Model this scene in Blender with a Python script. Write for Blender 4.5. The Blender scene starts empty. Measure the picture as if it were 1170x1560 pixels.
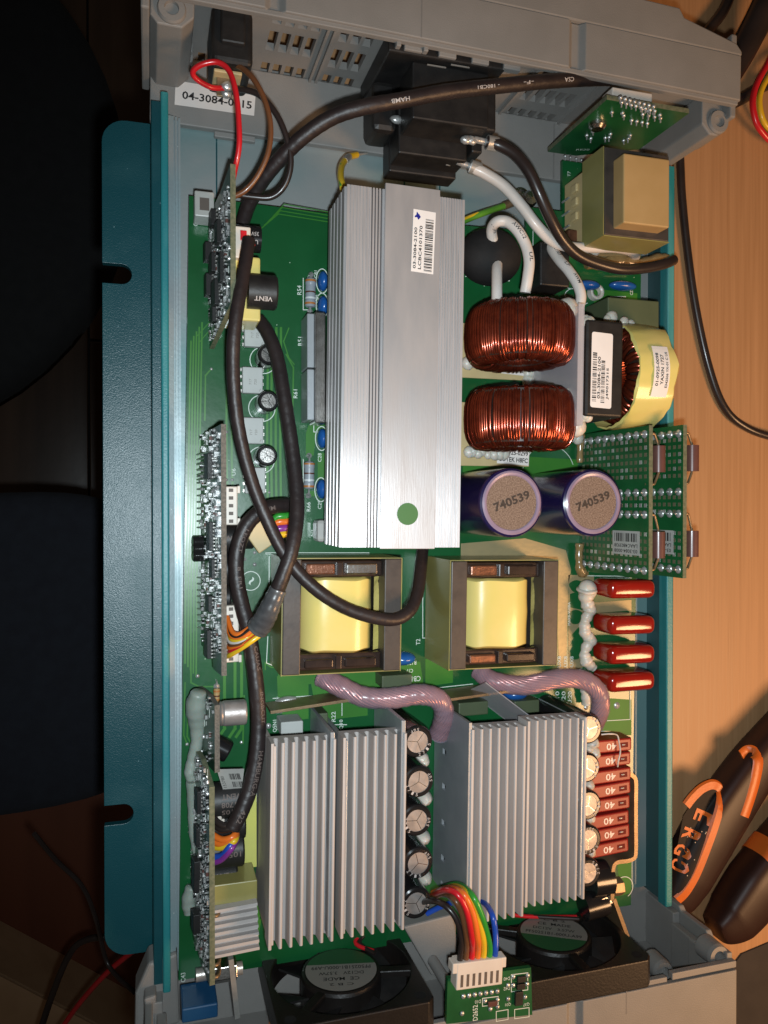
import bpy, math, random
from mathutils import Vector, Matrix

# ------------------------------------------------------------------ camera, light, exposure
random.seed(7)
sc = bpy.context.scene
col = sc.collection
CAM_H, F_PX, TILT_Y, TILT_X = 270.0, 1200.0, math.radians(-16.57), math.radians(-0.573)
cam_d = bpy.data.cameras.new('camera')
cam_d.sensor_fit = 'VERTICAL'
cam_d.sensor_height = 36.0
cam_d.lens = F_PX / 1560 * 36
cam_d.clip_start, cam_d.clip_end = 0.01, 30
cam = bpy.data.objects.new('camera', cam_d)
cam.location = (0, 0, CAM_H / 1000)
cam.rotation_euler = (TILT_X, TILT_Y, 0)
col.objects.link(cam)
sc.camera = cam

world = bpy.data.worlds.new('World')
sc.world = world
world.use_nodes = True
wb = world.node_tree.nodes['Background']
wb.inputs[0].default_value = (1.0, 0.75, 0.55, 1)
wb.inputs[1].default_value = 0.034

def lamp(name, kind, loc, energy, color, size, aim=None, cone=None, blend=0.5):
    d = bpy.data.lights.new(name, kind)
    d.energy = energy
    d.color = color
    d.shadow_soft_size = size
    if cone:
        d.spot_size = math.radians(cone)
        d.spot_blend = blend
    o = bpy.data.objects.new(name, d)
    o.location = Vector(loc) / 1000
    if aim is not None:
        o.rotation_euler = (Vector(aim) - Vector(loc)).to_track_quat('-Z', 'Y').to_euler()
    col.objects.link(o)
    return o

# the phone's own flash beside the lens, and a warm bench lamp off to the right
lamp('phone_flash', 'SPOT', (6, -11, 268), 3.0, (0.82, 0.94, 1.0), 0.0035, aim=(80, -4, 0), cone=106, blend=1.0)
lamp('bench_lamp', 'SPOT', (390, -185, 330), 7.0, (1.0, 0.56, 0.27), 0.085, aim=(150, 0, 0), cone=125, blend=0.6)

sc.view_settings.view_transform = 'Standard'
sc.view_settings.look = 'None'
sc.view_settings.exposure = 0.0
sc.view_settings.gamma = 1.0
sc.view_settings.use_curve_mapping = False
sc.cycles.max_bounces = 6
sc.cycles.diffuse_bounces = 3
sc.cycles.glossy_bounces = 3
sc.cycles.transmission_bounces = 6
sc.cycles.transparent_max_bounces = 8
sc.cycles.use_denoising = True
sc.cycles.sample_clamp_indirect = 3.0

# ------------------------------------------------------------------ measuring: photograph pixel -> millimetres on a plane
_R = (Matrix.Rotation(TILT_Y, 3, 'Y') @ Matrix.Rotation(TILT_X, 3, 'X'))
def ray(px, py):
    return _R @ Vector((px - 585.0, 780.0 - py, -F_PX))
def P(px, py, z=0.0):
    d = ray(px, py)
    t = (z - CAM_H) / d.z
    return Vector((d.x * t, d.y * t, z))
def PX(px, py, x):
    d = ray(px, py); t = x / d.x
    return Vector((x, d.y * t, CAM_H + d.z * t))
def PY(px, py, y):
    d = ray(px, py); t = y / d.y
    return Vector((d.x * t, y, CAM_H + d.z * t))
def XY(px, py, z=0.0):
    p = P(px, py, z)
    return (p.x, p.y)

# ------------------------------------------------------------------ materials
MATS = {}
def mat(name, color, rough=0.5, metal=0.0, color2=None, nscale=300.0, nstretch=(1, 1, 1), ndetail=4.0, nlow=0.35, nhigh=0.65,
        bump=0.0, bscale=1500.0, bstretch=None, coat=0.0, trans=0.0, alpha=1.0, aniso=0.0, rvar=0.0, spec=None, speck=None, emit=0.0, sss=0.0):
    m = bpy.data.materials.new(name)
    m.use_nodes = True
    nt = m.node_tree
    n, L = nt.nodes, nt.links
    b = n['Principled BSDF']
    b.inputs['Base Color'].default_value = (*color, 1)
    b.inputs['Roughness'].default_value = rough
    b.inputs['Metallic'].default_value = metal
    if coat:
        b.inputs['Coat Weight'].default_value = coat
        b.inputs['Coat Roughness'].default_value = 0.12
    if trans: b.inputs['Transmission Weight'].default_value = trans
    if alpha < 1: b.inputs['Alpha'].default_value = alpha
    if spec is not None: b.inputs['Specular IOR Level'].default_value = spec
    if sss:
        b.inputs['Subsurface Weight'].default_value = sss
        b.inputs['Subsurface Scale'].default_value = 0.002
    tc = n.new('ShaderNodeTexCoord')
    def noise(scale, stretch, detail):
        mp = n.new('ShaderNodeMapping')
        mp.inputs['Scale'].default_value = stretch
        L.new(tc.outputs['Object'], mp.inputs['Vector'])
        t = n.new('ShaderNodeTexNoise')
        t.inputs['Scale'].default_value = scale
        t.inputs['Detail'].default_value = detail
        L.new(mp.outputs[0], t.inputs['Vector'])
        return t.outputs['Fac']
    out = None
    if color2 is not None:
        f = noise(nscale, nstretch, ndetail)
        mr = n.new('ShaderNodeMapRange')
        mr.inputs['From Min'].default_value = nlow
        mr.inputs['From Max'].default_value = nhigh
        L.new(f, mr.inputs['Value'])
        mx = n.new('ShaderNodeMix'); mx.data_type = 'RGBA'
        mx.inputs['A'].default_value = (*color, 1)
        mx.inputs['B'].default_value = (*color2, 1)
        L.new(mr.outputs[0], mx.inputs['Factor'])
        out = mx.outputs['Result']
        L.new(out, b.inputs['Base Color'])
        if rvar:
            rr = n.new('ShaderNodeMapRange')
            rr.inputs['To Min'].default_value = max(0.02, rough - rvar)
            rr.inputs['To Max'].default_value = min(1, rough + rvar)
            L.new(mr.outputs[0], rr.inputs['Value'])
            L.new(rr.outputs[0], b.inputs['Roughness'])
    if speck is not None:
        vo = n.new('ShaderNodeTexVoronoi')
        vo.inputs['Scale'].default_value = speck[1]
        L.new(tc.outputs['Object'], vo.inputs['Vector'])
        lt = n.new('ShaderNodeMath'); lt.operation = 'LESS_THAN'
        lt.inputs[1].default_value = speck[2]
        L.new(vo.outputs['Distance'], lt.inputs[0])
        mx = n.new('ShaderNodeMix'); mx.data_type = 'RGBA'
        if out is not None: L.new(out, mx.inputs['A'])
        else: mx.inputs['A'].default_value = (*color, 1)
        mx.inputs['B'].default_value = (*speck[0], 1)
        L.new(lt.outputs[0], mx.inputs['Factor'])
        L.new(mx.outputs['Result'], b.inputs['Base Color'])
    if bump:
        f = noise(bscale, bstretch or (1, 1, 1), 3.0)
        bn = n.new('ShaderNodeBump')
        bn.inputs['Strength'].default_value = bump
        bn.inputs['Distance'].default_value = 0.0004
        L.new(f, bn.inputs['Height'])
        L.new(bn.outputs[0], b.inputs['Normal'])
    if aniso:
        b.inputs['Anisotropic'].default_value = aniso
        tg = n.new('ShaderNodeTangent')
        tg.direction_type = 'UV_MAP'
        tg.uv_map = 'flow'
        L.new(tg.outputs[0], b.inputs['Tangent'])
    MATS[name] = m
    return m

mat('teal_paint', (0.006, 0.062, 0.075), 0.38, color2=(0.016, 0.082, 0.094), nscale=38, nlow=0.52, nhigh=0.78, ndetail=9, rvar=0.06, bump=0.25, bscale=2600, speck=((0.25, 0.4, 0.42), 260, 0.04))
mat('teal_edge', (0.02, 0.20, 0.215), 0.4, color2=(0.10, 0.34, 0.34), nscale=120, nstretch=(1, 0.12, 1), nlow=0.5, nhigh=0.75, bump=0.2, bscale=1500)
mat('bare_alu', (0.36, 0.39, 0.40), 0.45, 0.4, color2=(0.26, 0.36, 0.38), nscale=26, bump=0.15, bscale=900, rvar=0.08, speck=((0.7, 0.72, 0.7), 330, 0.05))
mat('teal_dull', (0.030, 0.085, 0.092), 0.45, color2=(0.022, 0.07, 0.078), nscale=60, nstretch=(1, 0.1, 1))
mat('floor_alu', (0.34, 0.36, 0.355), 0.45, 0.3, color2=(0.15, 0.275, 0.28), nscale=14, nlow=0.42, nhigh=0.6, bump=0.1, bscale=700, rvar=0.05)
mat('mask_green', (0.005, 0.075, 0.020), 0.30, color2=(0.007, 0.095, 0.027), nscale=45, coat=0.35, bump=0.12, bscale=260, speck=((0.3, 0.42, 0.3), 170, 0.035))
mat('trace_green', (0.035, 0.170, 0.020), 0.34, color2=(0.045, 0.20, 0.03), nscale=80, coat=0.1)
mat('pour_green', (0.040, 0.185, 0.022), 0.5, color2=(0.032, 0.15, 0.02), nscale=50, spec=0.3)
mat('board_green', (0.008, 0.075, 0.022), 0.36, color2=(0.012, 0.10, 0.03), nscale=120, coat=0.2, bump=0.05)
mat('board_dark', (0.018, 0.050, 0.030), 0.35, color2=(0.03, 0.075, 0.045), nscale=200, coat=0.3, bump=0.1)
mat('board_edge', (0.085, 0.10, 0.055), 0.7, color2=(0.15, 0.15, 0.09), nscale=900)
mat('board_edge_grey', (0.15, 0.135, 0.115), 0.75, color2=(0.085, 0.08, 0.068), nscale=1500)
mat('glare_gold', (0.36, 0.29, 0.15), 0.45, 0.3, color2=(0.30, 0.255, 0.14), nscale=120, bump=0.2, bscale=700)
mat('silk', (0.62, 0.68, 0.62), 0.6)
mat('solder', (0.62, 0.62, 0.61), 0.3, 0.6, color2=(0.42, 0.42, 0.41), nscale=700, bump=0.3, bscale=1200)
mat('tinned', (0.56, 0.54, 0.50), 0.34, 0.6, color2=(0.45, 0.43, 0.4), nscale=300, bump=0.2)
mat('sink_alu', (0.62, 0.58, 0.57), 0.38, 0.45, color2=(0.46, 0.44, 0.44), nscale=160, nstretch=(9, 0.25, 1), ndetail=6, aniso=0.75, rvar=0.06, bump=0.12, bscale=900, bstretch=(8, 0.2, 1))
mat('sink_plate', (0.62, 0.575, 0.56), 0.36, 0.5, color2=(0.46, 0.44, 0.44), nscale=55, nstretch=(2.5, 0.7, 1), ndetail=8, aniso=0.65, rvar=0.06, bump=0.10, bscale=600, bstretch=(7, 0.3, 1))
mat('fin_alu', (0.50, 0.455, 0.43), 0.6, 0.05, color2=(0.41, 0.375, 0.36), nscale=70, nstretch=(1, 0.3, 1), bump=0.15, bscale=900, rvar=0.06)
mat('plate_alu', (0.44, 0.46, 0.48), 0.38, 0.4, color2=(0.30, 0.32, 0.34), nscale=40, nstretch=(1, 1, 1), bump=0.1, bscale=500, rvar=0.1)
mat('steel', (0.62, 0.60, 0.57), 0.25, 1.0, color2=(0.42, 0.40, 0.38), nscale=300, bump=0.1)
mat('brass', (0.30, 0.21, 0.125), 0.42, 0.6, color2=(0.23, 0.16, 0.09), nscale=250, bump=0.1)
mat('black_plastic', (0.010, 0.009, 0.009), 0.48, color2=(0.018, 0.016, 0.015), nscale=200, bump=0.1, bscale=900)
mat('black_gloss', (0.010, 0.010, 0.011), 0.2, color2=(0.016, 0.014, 0.014), nscale=100, coat=0.3)
mat('brown_plastic', (0.009, 0.007, 0.006), 0.42, color2=(0.012, 0.009, 0.008), nscale=200, bump=0.15, bscale=1200)
mat('sleeve_black', (0.026, 0.017, 0.016), 0.46, color2=(0.018, 0.012, 0.012), nscale=150, bump=0.45, bscale=420)
mat('shrink_grey', (0.055, 0.055, 0.058), 0.32, color2=(0.12, 0.12, 0.12), nscale=160, coat=0.3, bump=0.2, bscale=400)
mat('ferrite', (0.062, 0.050, 0.043), 0.42, 0.1, color2=(0.040, 0.033, 0.03), nscale=220, nlow=0.45, nhigh=0.72, bump=0.06, bscale=900)
mat('tape_yellow', (0.72, 0.58, 0.20), 0.28, color2=(0.66, 0.56, 0.16), nscale=60, coat=0.35, bump=0.15, bscale=160)
mat('tape_olive', (0.30, 0.26, 0.085), 0.36, color2=(0.23, 0.205, 0.07), nscale=60, nstretch=(1, 1, 0.3), coat=0.3, bump=0.1, bscale=200)
mat('tape_pale', (0.62, 0.60, 0.14), 0.45, color2=(0.56, 0.55, 0.15), nscale=70)
mat('tape_tan', (0.46, 0.30, 0.13), 0.42, color2=(0.42, 0.27, 0.11), nscale=80, coat=0.1)
mat('bobbin_black', (0.020, 0.012, 0.010), 0.25, color2=(0.05, 0.028, 0.02), nscale=120, coat=0.3)
mat('copper_lid', (0.22, 0.095, 0.055), 0.3, 0.5, color2=(0.12, 0.05, 0.03), nscale=200, bump=0.25)
mat('cream_plastic', (0.55, 0.43, 0.22), 0.5, color2=(0.5, 0.38, 0.19), nscale=100)
mat('enamel_wire', (0.31, 0.055, 0.024), 0.24, 0.8, color2=(0.19, 0.032, 0.016), nscale=350, coat=0.3)
mat('litz', (0.52, 0.21, 0.17), 0.3, 0.5, color2=(0.42, 0.17, 0.16), nscale=150, coat=0.5)
mat('litz_sheath', (0.44, 0.36, 0.45), 0.3, color2=(0.36, 0.28, 0.37), nscale=90, coat=0.3, alpha=0.36, bump=0.2, bscale=160)
mat('cap_purple', (0.011, 0.008, 0.046), 0.24, color2=(0.015, 0.010, 0.056), nscale=60, coat=0.5)
mat('cap_rim', (0.30, 0.22, 0.29), 0.25, color2=(0.24, 0.17, 0.24), nscale=120, coat=0.4)
mat('cap_disc', (0.13, 0.082, 0.058), 0.8, color2=(0.24, 0.165, 0.12), nscale=2400, nlow=0.40, nhigh=0.62, bump=0.3, bscale=2500)
mat('cap_top', (0.42, 0.39, 0.375), 0.42, 0.5, color2=(0.30, 0.27, 0.255), nscale=250, bump=0.25, bscale=500)
mat('emboss', (0.03, 0.02, 0.016), 0.6)
mat('red_epoxy', (0.30, 0.012, 0.006), 0.16, color2=(0.24, 0.010, 0.006), nscale=70, coat=0.6, bump=0.1, bscale=130)
mat('fuse_red', (0.30, 0.018, 0.012), 0.42, color2=(0.25, 0.015, 0.010), nscale=120)
mat('fuse_dark', (0.13, 0.008, 0.006), 0.6, spec=0.2)
mat('fuse_print', (0.80, 0.66, 0.58), 0.5)
mat('glue_white', (0.62, 0.57, 0.50), 0.38, color2=(0.54, 0.49, 0.42), nscale=130, sss=0.2, bump=0.3, bscale=220)
mat('glue_grey', (0.30, 0.34, 0.30), 0.35, color2=(0.24, 0.28, 0.24), nscale=130, sss=0.15, bump=0.3, bscale=220)
mat('glue_amber', (0.34, 0.22, 0.09), 0.2, color2=(0.26, 0.17, 0.07), nscale=130, coat=0.5, bump=0.3, bscale=220, alpha=0.75)
mat('white_wire', (0.66, 0.60, 0.56), 0.36, color2=(0.60, 0.55, 0.5), nscale=90, coat=0.1)
mat('black_wire', (0.020, 0.014, 0.013), 0.34, color2=(0.028, 0.019, 0.017), nscale=90, coat=0.15)
mat('red_wire', (0.62, 0.014, 0.022), 0.32, coat=0.2, color2=(0.52, 0.012, 0.018), nscale=90)
mat('brown_wire', (0.16, 0.062, 0.024), 0.34, coat=0.2, color2=(0.13, 0.05, 0.02), nscale=90)
mat('orange_wire', (0.75, 0.16, 0.02), 0.34, coat=0.2)
mat('yellow_wire', (0.72, 0.46, 0.02), 0.34, coat=0.2)
mat('blue_wire', (0.015, 0.07, 0.42), 0.34, coat=0.2)
mat('purple_wire', (0.20, 0.03, 0.26), 0.34, coat=0.2)
mat('green_wire', (0.03, 0.28, 0.03), 0.34, coat=0.2)
mat('earth_green', (0.10, 0.30, 0.03), 0.38, coat=0.15)
mat('connector_white', (0.70, 0.62, 0.54), 0.42, color2=(0.64, 0.56, 0.48), nscale=120)
mat('connector_dark', (0.11, 0.085, 0.07), 0.6)
mat('paper', (0.80, 0.74, 0.70), 0.6, color2=(0.74, 0.68, 0.64), nscale=90)
mat('paper_grey', (0.42, 0.41, 0.38), 0.4, color2=(0.36, 0.35, 0.33), nscale=160, coat=0.25)
mat('ink', (0.018, 0.015, 0.014), 0.6)
mat('ink_grey', (0.20, 0.18, 0.16), 0.6)
mat('print_white', (0.48, 0.44, 0.42), 0.6)
mat('print_dim', (0.15, 0.11, 0.095), 0.6)
mat('blue_ink', (0.01, 0.012, 0.22), 0.5)
mat('green_dot', (0.055, 0.155, 0.045), 0.5)
mat('fan_green', (0.02, 0.085, 0.03), 0.5)
mat('fan_silver', (0.30, 0.27, 0.24), 0.4, 0.3)
mat('case_grey', (0.25, 0.238, 0.225), 0.55, color2=(0.225, 0.215, 0.202), nscale=70, bump=0.22, bscale=2400)
mat('case_seam', (0.19, 0.18, 0.17), 0.6)
mat('blue_part', (0.012, 0.085, 0.30), 0.26, coat=0.4, color2=(0.012, 0.10, 0.36), nscale=130)
mat('blue_box', (0.015, 0.080, 0.19), 0.42, color2=(0.012, 0.068, 0.165), nscale=90)
mat('olive_box', (0.085, 0.105, 0.055), 0.45, color2=(0.07, 0.09, 0.048), nscale=90, bump=0.08)
mat('grey_resistor', (0.30, 0.33, 0.36), 0.36, coat=0.2, color2=(0.26, 0.28, 0.31), nscale=200)
mat('band_brown', (0.10, 0.03, 0.015), 0.4)
mat('band_orange', (0.40, 0.15, 0.04), 0.4)
mat('band_white', (0.60, 0.62, 0.62), 0.4)
mat('opto_white', (0.46, 0.47, 0.45), 0.5, color2=(0.42, 0.43, 0.41), nscale=150)
mat('ceramic', (0.13, 0.055, 0.045), 0.32, coat=0.25, color2=(0.10, 0.042, 0.036), nscale=160)
mat('tantalum', (0.42, 0.20, 0.02), 0.3, coat=0.3)
mat('clear_sheet', (0.62, 0.58, 0.60), 0.3, alpha=0.42, color2=(0.5, 0.47, 0.5), nscale=40, coat=0.2)
mat('wood_bench', (0.37, 0.195, 0.088), 0.5, color2=(0.46, 0.25, 0.118), nscale=330, nstretch=(2.2, 0.045, 1), ndetail=12, nlow=0.25, nhigh=0.75, bump=0.12, bscale=700, bstretch=(2, 0.06, 1), rvar=0.1, speck=((0.22, 0.11, 0.05), 30, 0.03))
mat('wood_floor', (0.095, 0.055, 0.034), 0.25, color2=(0.05, 0.029, 0.018), nscale=26, nstretch=(1, 0.08, 1), ndetail=8, bump=0.15, bscale=60)
mat('floor_red', (0.19, 0.058, 0.028), 0.45, color2=(0.14, 0.042, 0.02), nscale=22, nstretch=(1, 0.1, 1))
mat('cardboard', (0.50, 0.32, 0.18), 0.8, color2=(0.42, 0.26, 0.14), nscale=25)
mat('black_cloth', (0.003, 0.003, 0.0035), 0.95, color2=(0.005, 0.005, 0.0055), nscale=140, bump=0.3, bscale=900)
mat('navy_cloth', (0.006, 0.007, 0.012), 0.95, color2=(0.008, 0.010, 0.016), nscale=140, bump=0.4, bscale=900)
mat('shadow_grey', (0.030, 0.026, 0.026), 0.85, color2=(0.038, 0.033, 0.032), nscale=90, bump=0.2, bscale=800)
mat('handle_brown', (0.022, 0.009, 0.007), 0.42, color2=(0.028, 0.012, 0.009), nscale=40, bump=0.05, bscale=1500, spec=0.3)
mat('handle_black', (0.010, 0.007, 0.007), 0.6, color2=(0.015, 0.011, 0.010), nscale=160, bump=0.1, spec=0.25)
mat('handle_orange', (0.62, 0.14, 0.018), 0.4, color2=(0.52, 0.115, 0.015), nscale=60, bump=0.15)
mat('perf_pad', (0.17, 0.15, 0.09), 0.45, 0.3)
mat('bead_black', (0.009, 0.009, 0.009), 0.75, color2=(0.013, 0.012, 0.012), nscale=200, bump=0.3, bscale=500, spec=0.3)
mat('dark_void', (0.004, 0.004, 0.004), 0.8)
M = MATS

# ------------------------------------------------------------------ mesh building
MM = 0.001
_TEXT = {}
def text_shape(s, bold=0.0):
    key = (s, bold)
    if key in _TEXT: return _TEXT[key]
    c = bpy.data.curves.new('t', 'FONT')
    c.body = s
    c.size = 1.0
    c.resolution_u = 2
    c.offset = bold
    o = bpy.data.objects.new('t', c)
    col.objects.link(o)
    dg = bpy.context.evaluated_depsgraph_get()
    ev = o.evaluated_get(dg)
    me = ev.to_mesh()
    vs = [v.co.copy() for v in me.vertices]
    fs = [tuple(p.vertices) for p in me.polygons]
    ev.to_mesh_clear()
    bpy.data.objects.remove(o)
    bpy.data.curves.remove(c)
    if vs:
        x0 = min(v.x for v in vs); x1 = max(v.x for v in vs)
        y0 = min(v.y for v in vs); y1 = max(v.y for v in vs)
    else: x0 = x1 = y0 = y1 = 0
    _TEXT[key] = (vs, fs, (x0, x1, y0, y1))
    return _TEXT[key]

class MB:
    """Collects shapes in millimetres; build() links them as one mesh object."""
    def __init__(s):
        s.v, s.f, s.m = [], [], []
    def add(s, vs, fs, mi=0):
        o = len(s.v)
        s.v += [Vector(v) for v in vs]
        s.f += [tuple(i + o for i in f) for f in fs]
        s.m += [mi] * len(fs)
        return s
    def box(s, x0, x1, y0, y1, z0, z1, mi=0):
        vs = [(x, y, z) for z in (z0, z1) for y in (y0, y1) for x in (x0, x1)]
        return s.add(vs, [(0, 2, 3, 1), (4, 5, 7, 6), (0, 1, 5, 4), (2, 6, 7, 3), (0, 4, 6, 2), (1, 3, 7, 5)], mi)
    def obox(s, c, ex, ey, hx, hy, hz, mi=0):
        """box about centre c; ex, ey unit axes"""
        c, ex, ey = Vector(c), Vector(ex).normalized(), Vector(ey)
        ey = (ey - ex * ey.dot(ex)).normalized()
        ez = ex.cross(ey)
        vs = [c + ex * (a * hx) + ey * (b * hy) + ez * (d * hz) for d in (-1, 1) for b in (-1, 1) for a in (-1, 1)]
        return s.add(vs, [(0, 2, 3, 1), (4, 5, 7, 6), (0, 1, 5, 4), (2, 6, 7, 3), (0, 4, 6, 2), (1, 3, 7, 5)], mi)
    def prism(s, poly, z0, z1, mi=0, top=None):
        n = len(poly)
        a = sum(poly[i][0] * poly[(i + 1) % n][1] - poly[(i + 1) % n][0] * poly[i][1] for i in range(n))
        if a < 0: poly = poly[::-1]
        up = top if top is not None else poly
        vs = [(p[0], p[1], z0) for p in poly] + [(p[0], p[1], z1) for p in up]
        fs = [tuple(range(n))[::-1], tuple(range(n, 2 * n))] + [(i, (i + 1) % n, n + (i + 1) % n, n + i) for i in range(n)]
        return s.add(vs, fs, mi)
    def extrude(s, prof, o, ea, eb, ec, length, mi=0):
        """profile points (a, b) in axes ea, eb; swept along ec by length from origin o"""
        o, ea, eb, ec = Vector(o), Vector(ea), Vector(eb), Vector(ec)
        n = len(prof)
        v0 = [o + ea * p[0] + eb * p[1] for p in prof]
        vs = v0 + [v + ec * length for v in v0]
        fs = [tuple(range(n))[::-1], tuple(range(n, 2 * n))] + [(i, (i + 1) % n, n + (i + 1) % n, n + i) for i in range(n)]
        return s.add(vs, fs, mi)
    def quad(s, a, b, c, d, mi=0):
        return s.add([a, b, c, d], [(0, 1, 2, 3)], mi)
    def rings(s, centers, radii, axes, n=12, mi=0, caps=True):
        """lofted circles; axes = list of (e1, e2)"""
        vs, fs = [], []
        for c, r, (e1, e2) in zip(centers, radii, axes):
            for k in range(n):
                a = 2 * math.pi * k / n
                vs.append(c + e1 * (r * math.cos(a)) + e2 * (r * math.sin(a)))
        for j in range(len(centers) - 1):
            for k in range(n):
                k2 = (k + 1) % n
                fs.append((j * n + k, j * n + k2, (j + 1) * n + k2, (j + 1) * n + k))
        if caps:
            fs.append(tuple(range(n))[::-1])
            fs.append(tuple(range((len(centers) - 1) * n, len(centers) * n)))
        return s.add(vs, fs, mi)
    def cyl(s, p0, p1, r, n=16, mi=0, r2=None, caps=True):
        p0, p1 = Vector(p0), Vector(p1)
        d = (p1 - p0).normalized()
        e1 = d.orthogonal().normalized(); e2 = d.cross(e1)
        return s.rings([p0, p1], [r, r if r2 is None else r2], [(e1, e2)] * 2, n, mi, caps)
    def lathe(s, p0, axis, prof, n=24, mi=0):
        """prof: list of (radius, distance along axis[, material])"""
        p0, axis = Vector(p0), Vector(axis).normalized()
        e1 = axis.orthogonal().normalized(); e2 = axis.cross(e1)
        for i in range(len(prof) - 1):
            a, b = prof[i], prof[i + 1]
            m_ = b[2] if len(b) > 2 else mi
            s.rings([p0 + axis * a[1], p0 + axis * b[1]], [a[0], b[0]], [(e1, e2)] * 2, n, m_, False)
        return s
    def tube(s, pts, r, n=10, mi=0, smooth=8, caps=True, wob=0.0):
        pts = [Vector(p) for p in pts]
        path = spline(pts, smooth) if smooth else pts
        rs = r if isinstance(r, (list, tuple)) else None
        m_ = len(path)
        e1 = None
        cs, rr, ax = [], [], []
        for i, p in enumerate(path):
            t = (path[min(i + 1, m_ - 1)] - path[max(i - 1, 0)]).normalized()
            if e1 is None: e1 = t.orthogonal().normalized()
            else: e1 = (e1 - t * e1.dot(t)).normalized()
            e2 = t.cross(e1)
            cs.append(p); ax.append((e1.copy(), e2))
            if rs:
                q = i / (m_ - 1) * (len(rs) - 1); k = min(int(q), len(rs) - 2); w = q - k
                rad = rs[k] * (1 - w) + rs[k + 1] * w
            else: rad = r
            rr.append(rad * (1 + wob * math.sin(i * 1.7) + wob * 0.6 * math.sin(i * 0.63 + 1)))
        return s.rings(cs, rr, ax, n, mi, caps)
    def ball(s, c, r, n=12, m_=7, mi=0, squash=(1, 1, 1), jit=0.0):
        c = Vector(c); vs, fs = [], []
        for j in range(m_ + 1):
            th = math.pi * j / m_
            for k in range(n):
                ph = 2 * math.pi * k / n
                rr = r * (1 + random.uniform(-jit, jit))
                vs.append(c + Vector((rr * squash[0] * math.sin(th) * math.cos(ph), rr * squash[1] * math.sin(th) * math.sin(ph), rr * squash[2] * math.cos(th))))
        for j in range(m_):
            for k in range(n):
                k2 = (k + 1) % n
                fs.append((j * n + k, (j + 1) * n + k, (j + 1) * n + k2, j * n + k2))
        return s.add(vs, fs, mi)
    def disc(s, c, nrm, r, n=20, mi=0, sx=1.0):
        c, nrm = Vector(c), Vector(nrm).normalized()
        e1 = nrm.orthogonal().normalized(); e2 = nrm.cross(e1)
        return s.add([c + e1 * (r * math.cos(2 * math.pi * k / n)) + e2 * (r * math.sin(2 * math.pi * k / n) * sx) for k in range(n)], [tuple(range(n))], mi)
    def line(s, pts, w, z=None, mi=0, up=(0, 0, 1)):
        """flat strip of width w along 3-D points, facing up"""
        pts = [Vector((p[0], p[1], z)) if z is not None else Vector(p) for p in pts]
        up = Vector(up)
        for i, (a, b) in enumerate(zip(pts[:-1], pts[1:])):
            d = (b - a)
            if d.length < 1e-6: continue
            lift = up * (0.012 * (i % 2)); a = a + lift; b = b + lift
            d.normalize(); q = up.cross(d) * (w / 2); e = d * (w * 0.5)
            s.add([a - e - q, b + e - q, b + e + q, a - e + q], [(0, 1, 2, 3)], mi)
        return s
    def ringline(s, c, r, w, n=24, mi=0, a0=0, a1=360, sx=1.0):
        pts = [(c[0] + r * math.cos(math.radians(a0 + (a1 - a0) * k / n)), c[1] + sx * r * math.sin(math.radians(a0 + (a1 - a0) * k / n)), c[2]) for k in range(n + 1)]
        return s.line(pts, w, None, mi)
    def text(s, body, c, w, h, ex=(1, 0, 0), ey=(0, 1, 0), mi=0, bold=0.0):
        """lettering fitted in a w x h box centred on c, reading along ex, upright along ey"""
        vs, fs, (x0, x1, y0, y1) = text_shape(body, bold)
        if not vs: return s
        c, ex, ey = Vector(c), Vector(ex).normalized(), Vector(ey).normalized()
        sx = w / max(x1 - x0, 1e-6); sy = h / max(y1 - y0, 1e-6)
        return s.add([c + ex * ((v.x - (x0 + x1) / 2) * sx) + ey * ((v.y - (y0 + y1) / 2) * sy) for v in vs], fs, mi)
    def cyltext(s, body, xc, yc, zc, r, w, h, a0=0.0, mi=0, bold=0.01):
        """lettering wrapped on a cylinder lying along X, reading towards -X"""
        tb = MB().text(body, (0, 0, 0), w, h, (1, 0, 0), (0, 1, 0), 0, bold)
        return s.add([(xc - v.x, yc + r * math.sin(a0 - v.y / r), zc + r * math.cos(a0 - v.y / r)) for v in tb.v], tb.f, mi)
    def bars(s, c, w, h, ex, ey, mi=0, n=42, seed=1):
        """barcode: strips across ex inside w x h"""
        rnd = random.Random(seed)
        c, ex, ey = Vector(c), Vector(ex).normalized(), Vector(ey).normalized()
        ws = [rnd.choice((1, 1, 2, 3)) for _ in range(n)]
        u = w / sum(ws); x = -w / 2
        for i, k in enumerate(ws):
            if i % 2 == 0:
                a, b = x, x + k * u
                s.add([c + ex * a - ey * (h / 2), c + ex * b - ey * (h / 2), c + ex * b + ey * (h / 2), c + ex * a + ey * (h / 2)], [(0, 1, 2, 3)], mi)
            x += k * u
        return s
    def build(s, name, mats, parent=None, smooth=None, bevel=0.0, seg=2, label=None, kind=None, flow=False, sub=0):
        mats = mats if isinstance(mats, (list, tuple)) else [mats]
        xs = [v.x for v in s.v]; ys = [v.y for v in s.v]; zs = [v.z for v in s.v]
        base = Vector(((min(xs) + max(xs)) / 2, (min(ys) + max(ys)) / 2, min(zs)))
        me = bpy.data.meshes.new(name)
        me.from_pydata([tuple((v - base) * MM) for v in s.v], [], s.f)
        for k in mats: me.materials.append(M[k])
        if len(mats) > 1: me.polygons.foreach_set('material_index', s.m)
        if smooth is not None:
            me.polygons.foreach_set('use_smooth', [True] * len(me.polygons))
            me.update()
            me.set_sharp_from_angle(angle=math.radians(smooth))
        if flow:
            uv = me.uv_layers.new(name='flow')
            for lp in me.loops:
                co = me.vertices[lp.vertex_index].co
                uv.data[lp.index].uv = (co.x * 10 + co.z * 10, co.y * 10 + co.z * 0.01)
        me.update()
        o = bpy.data.objects.new(name, me)
        col.objects.link(o)
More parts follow.
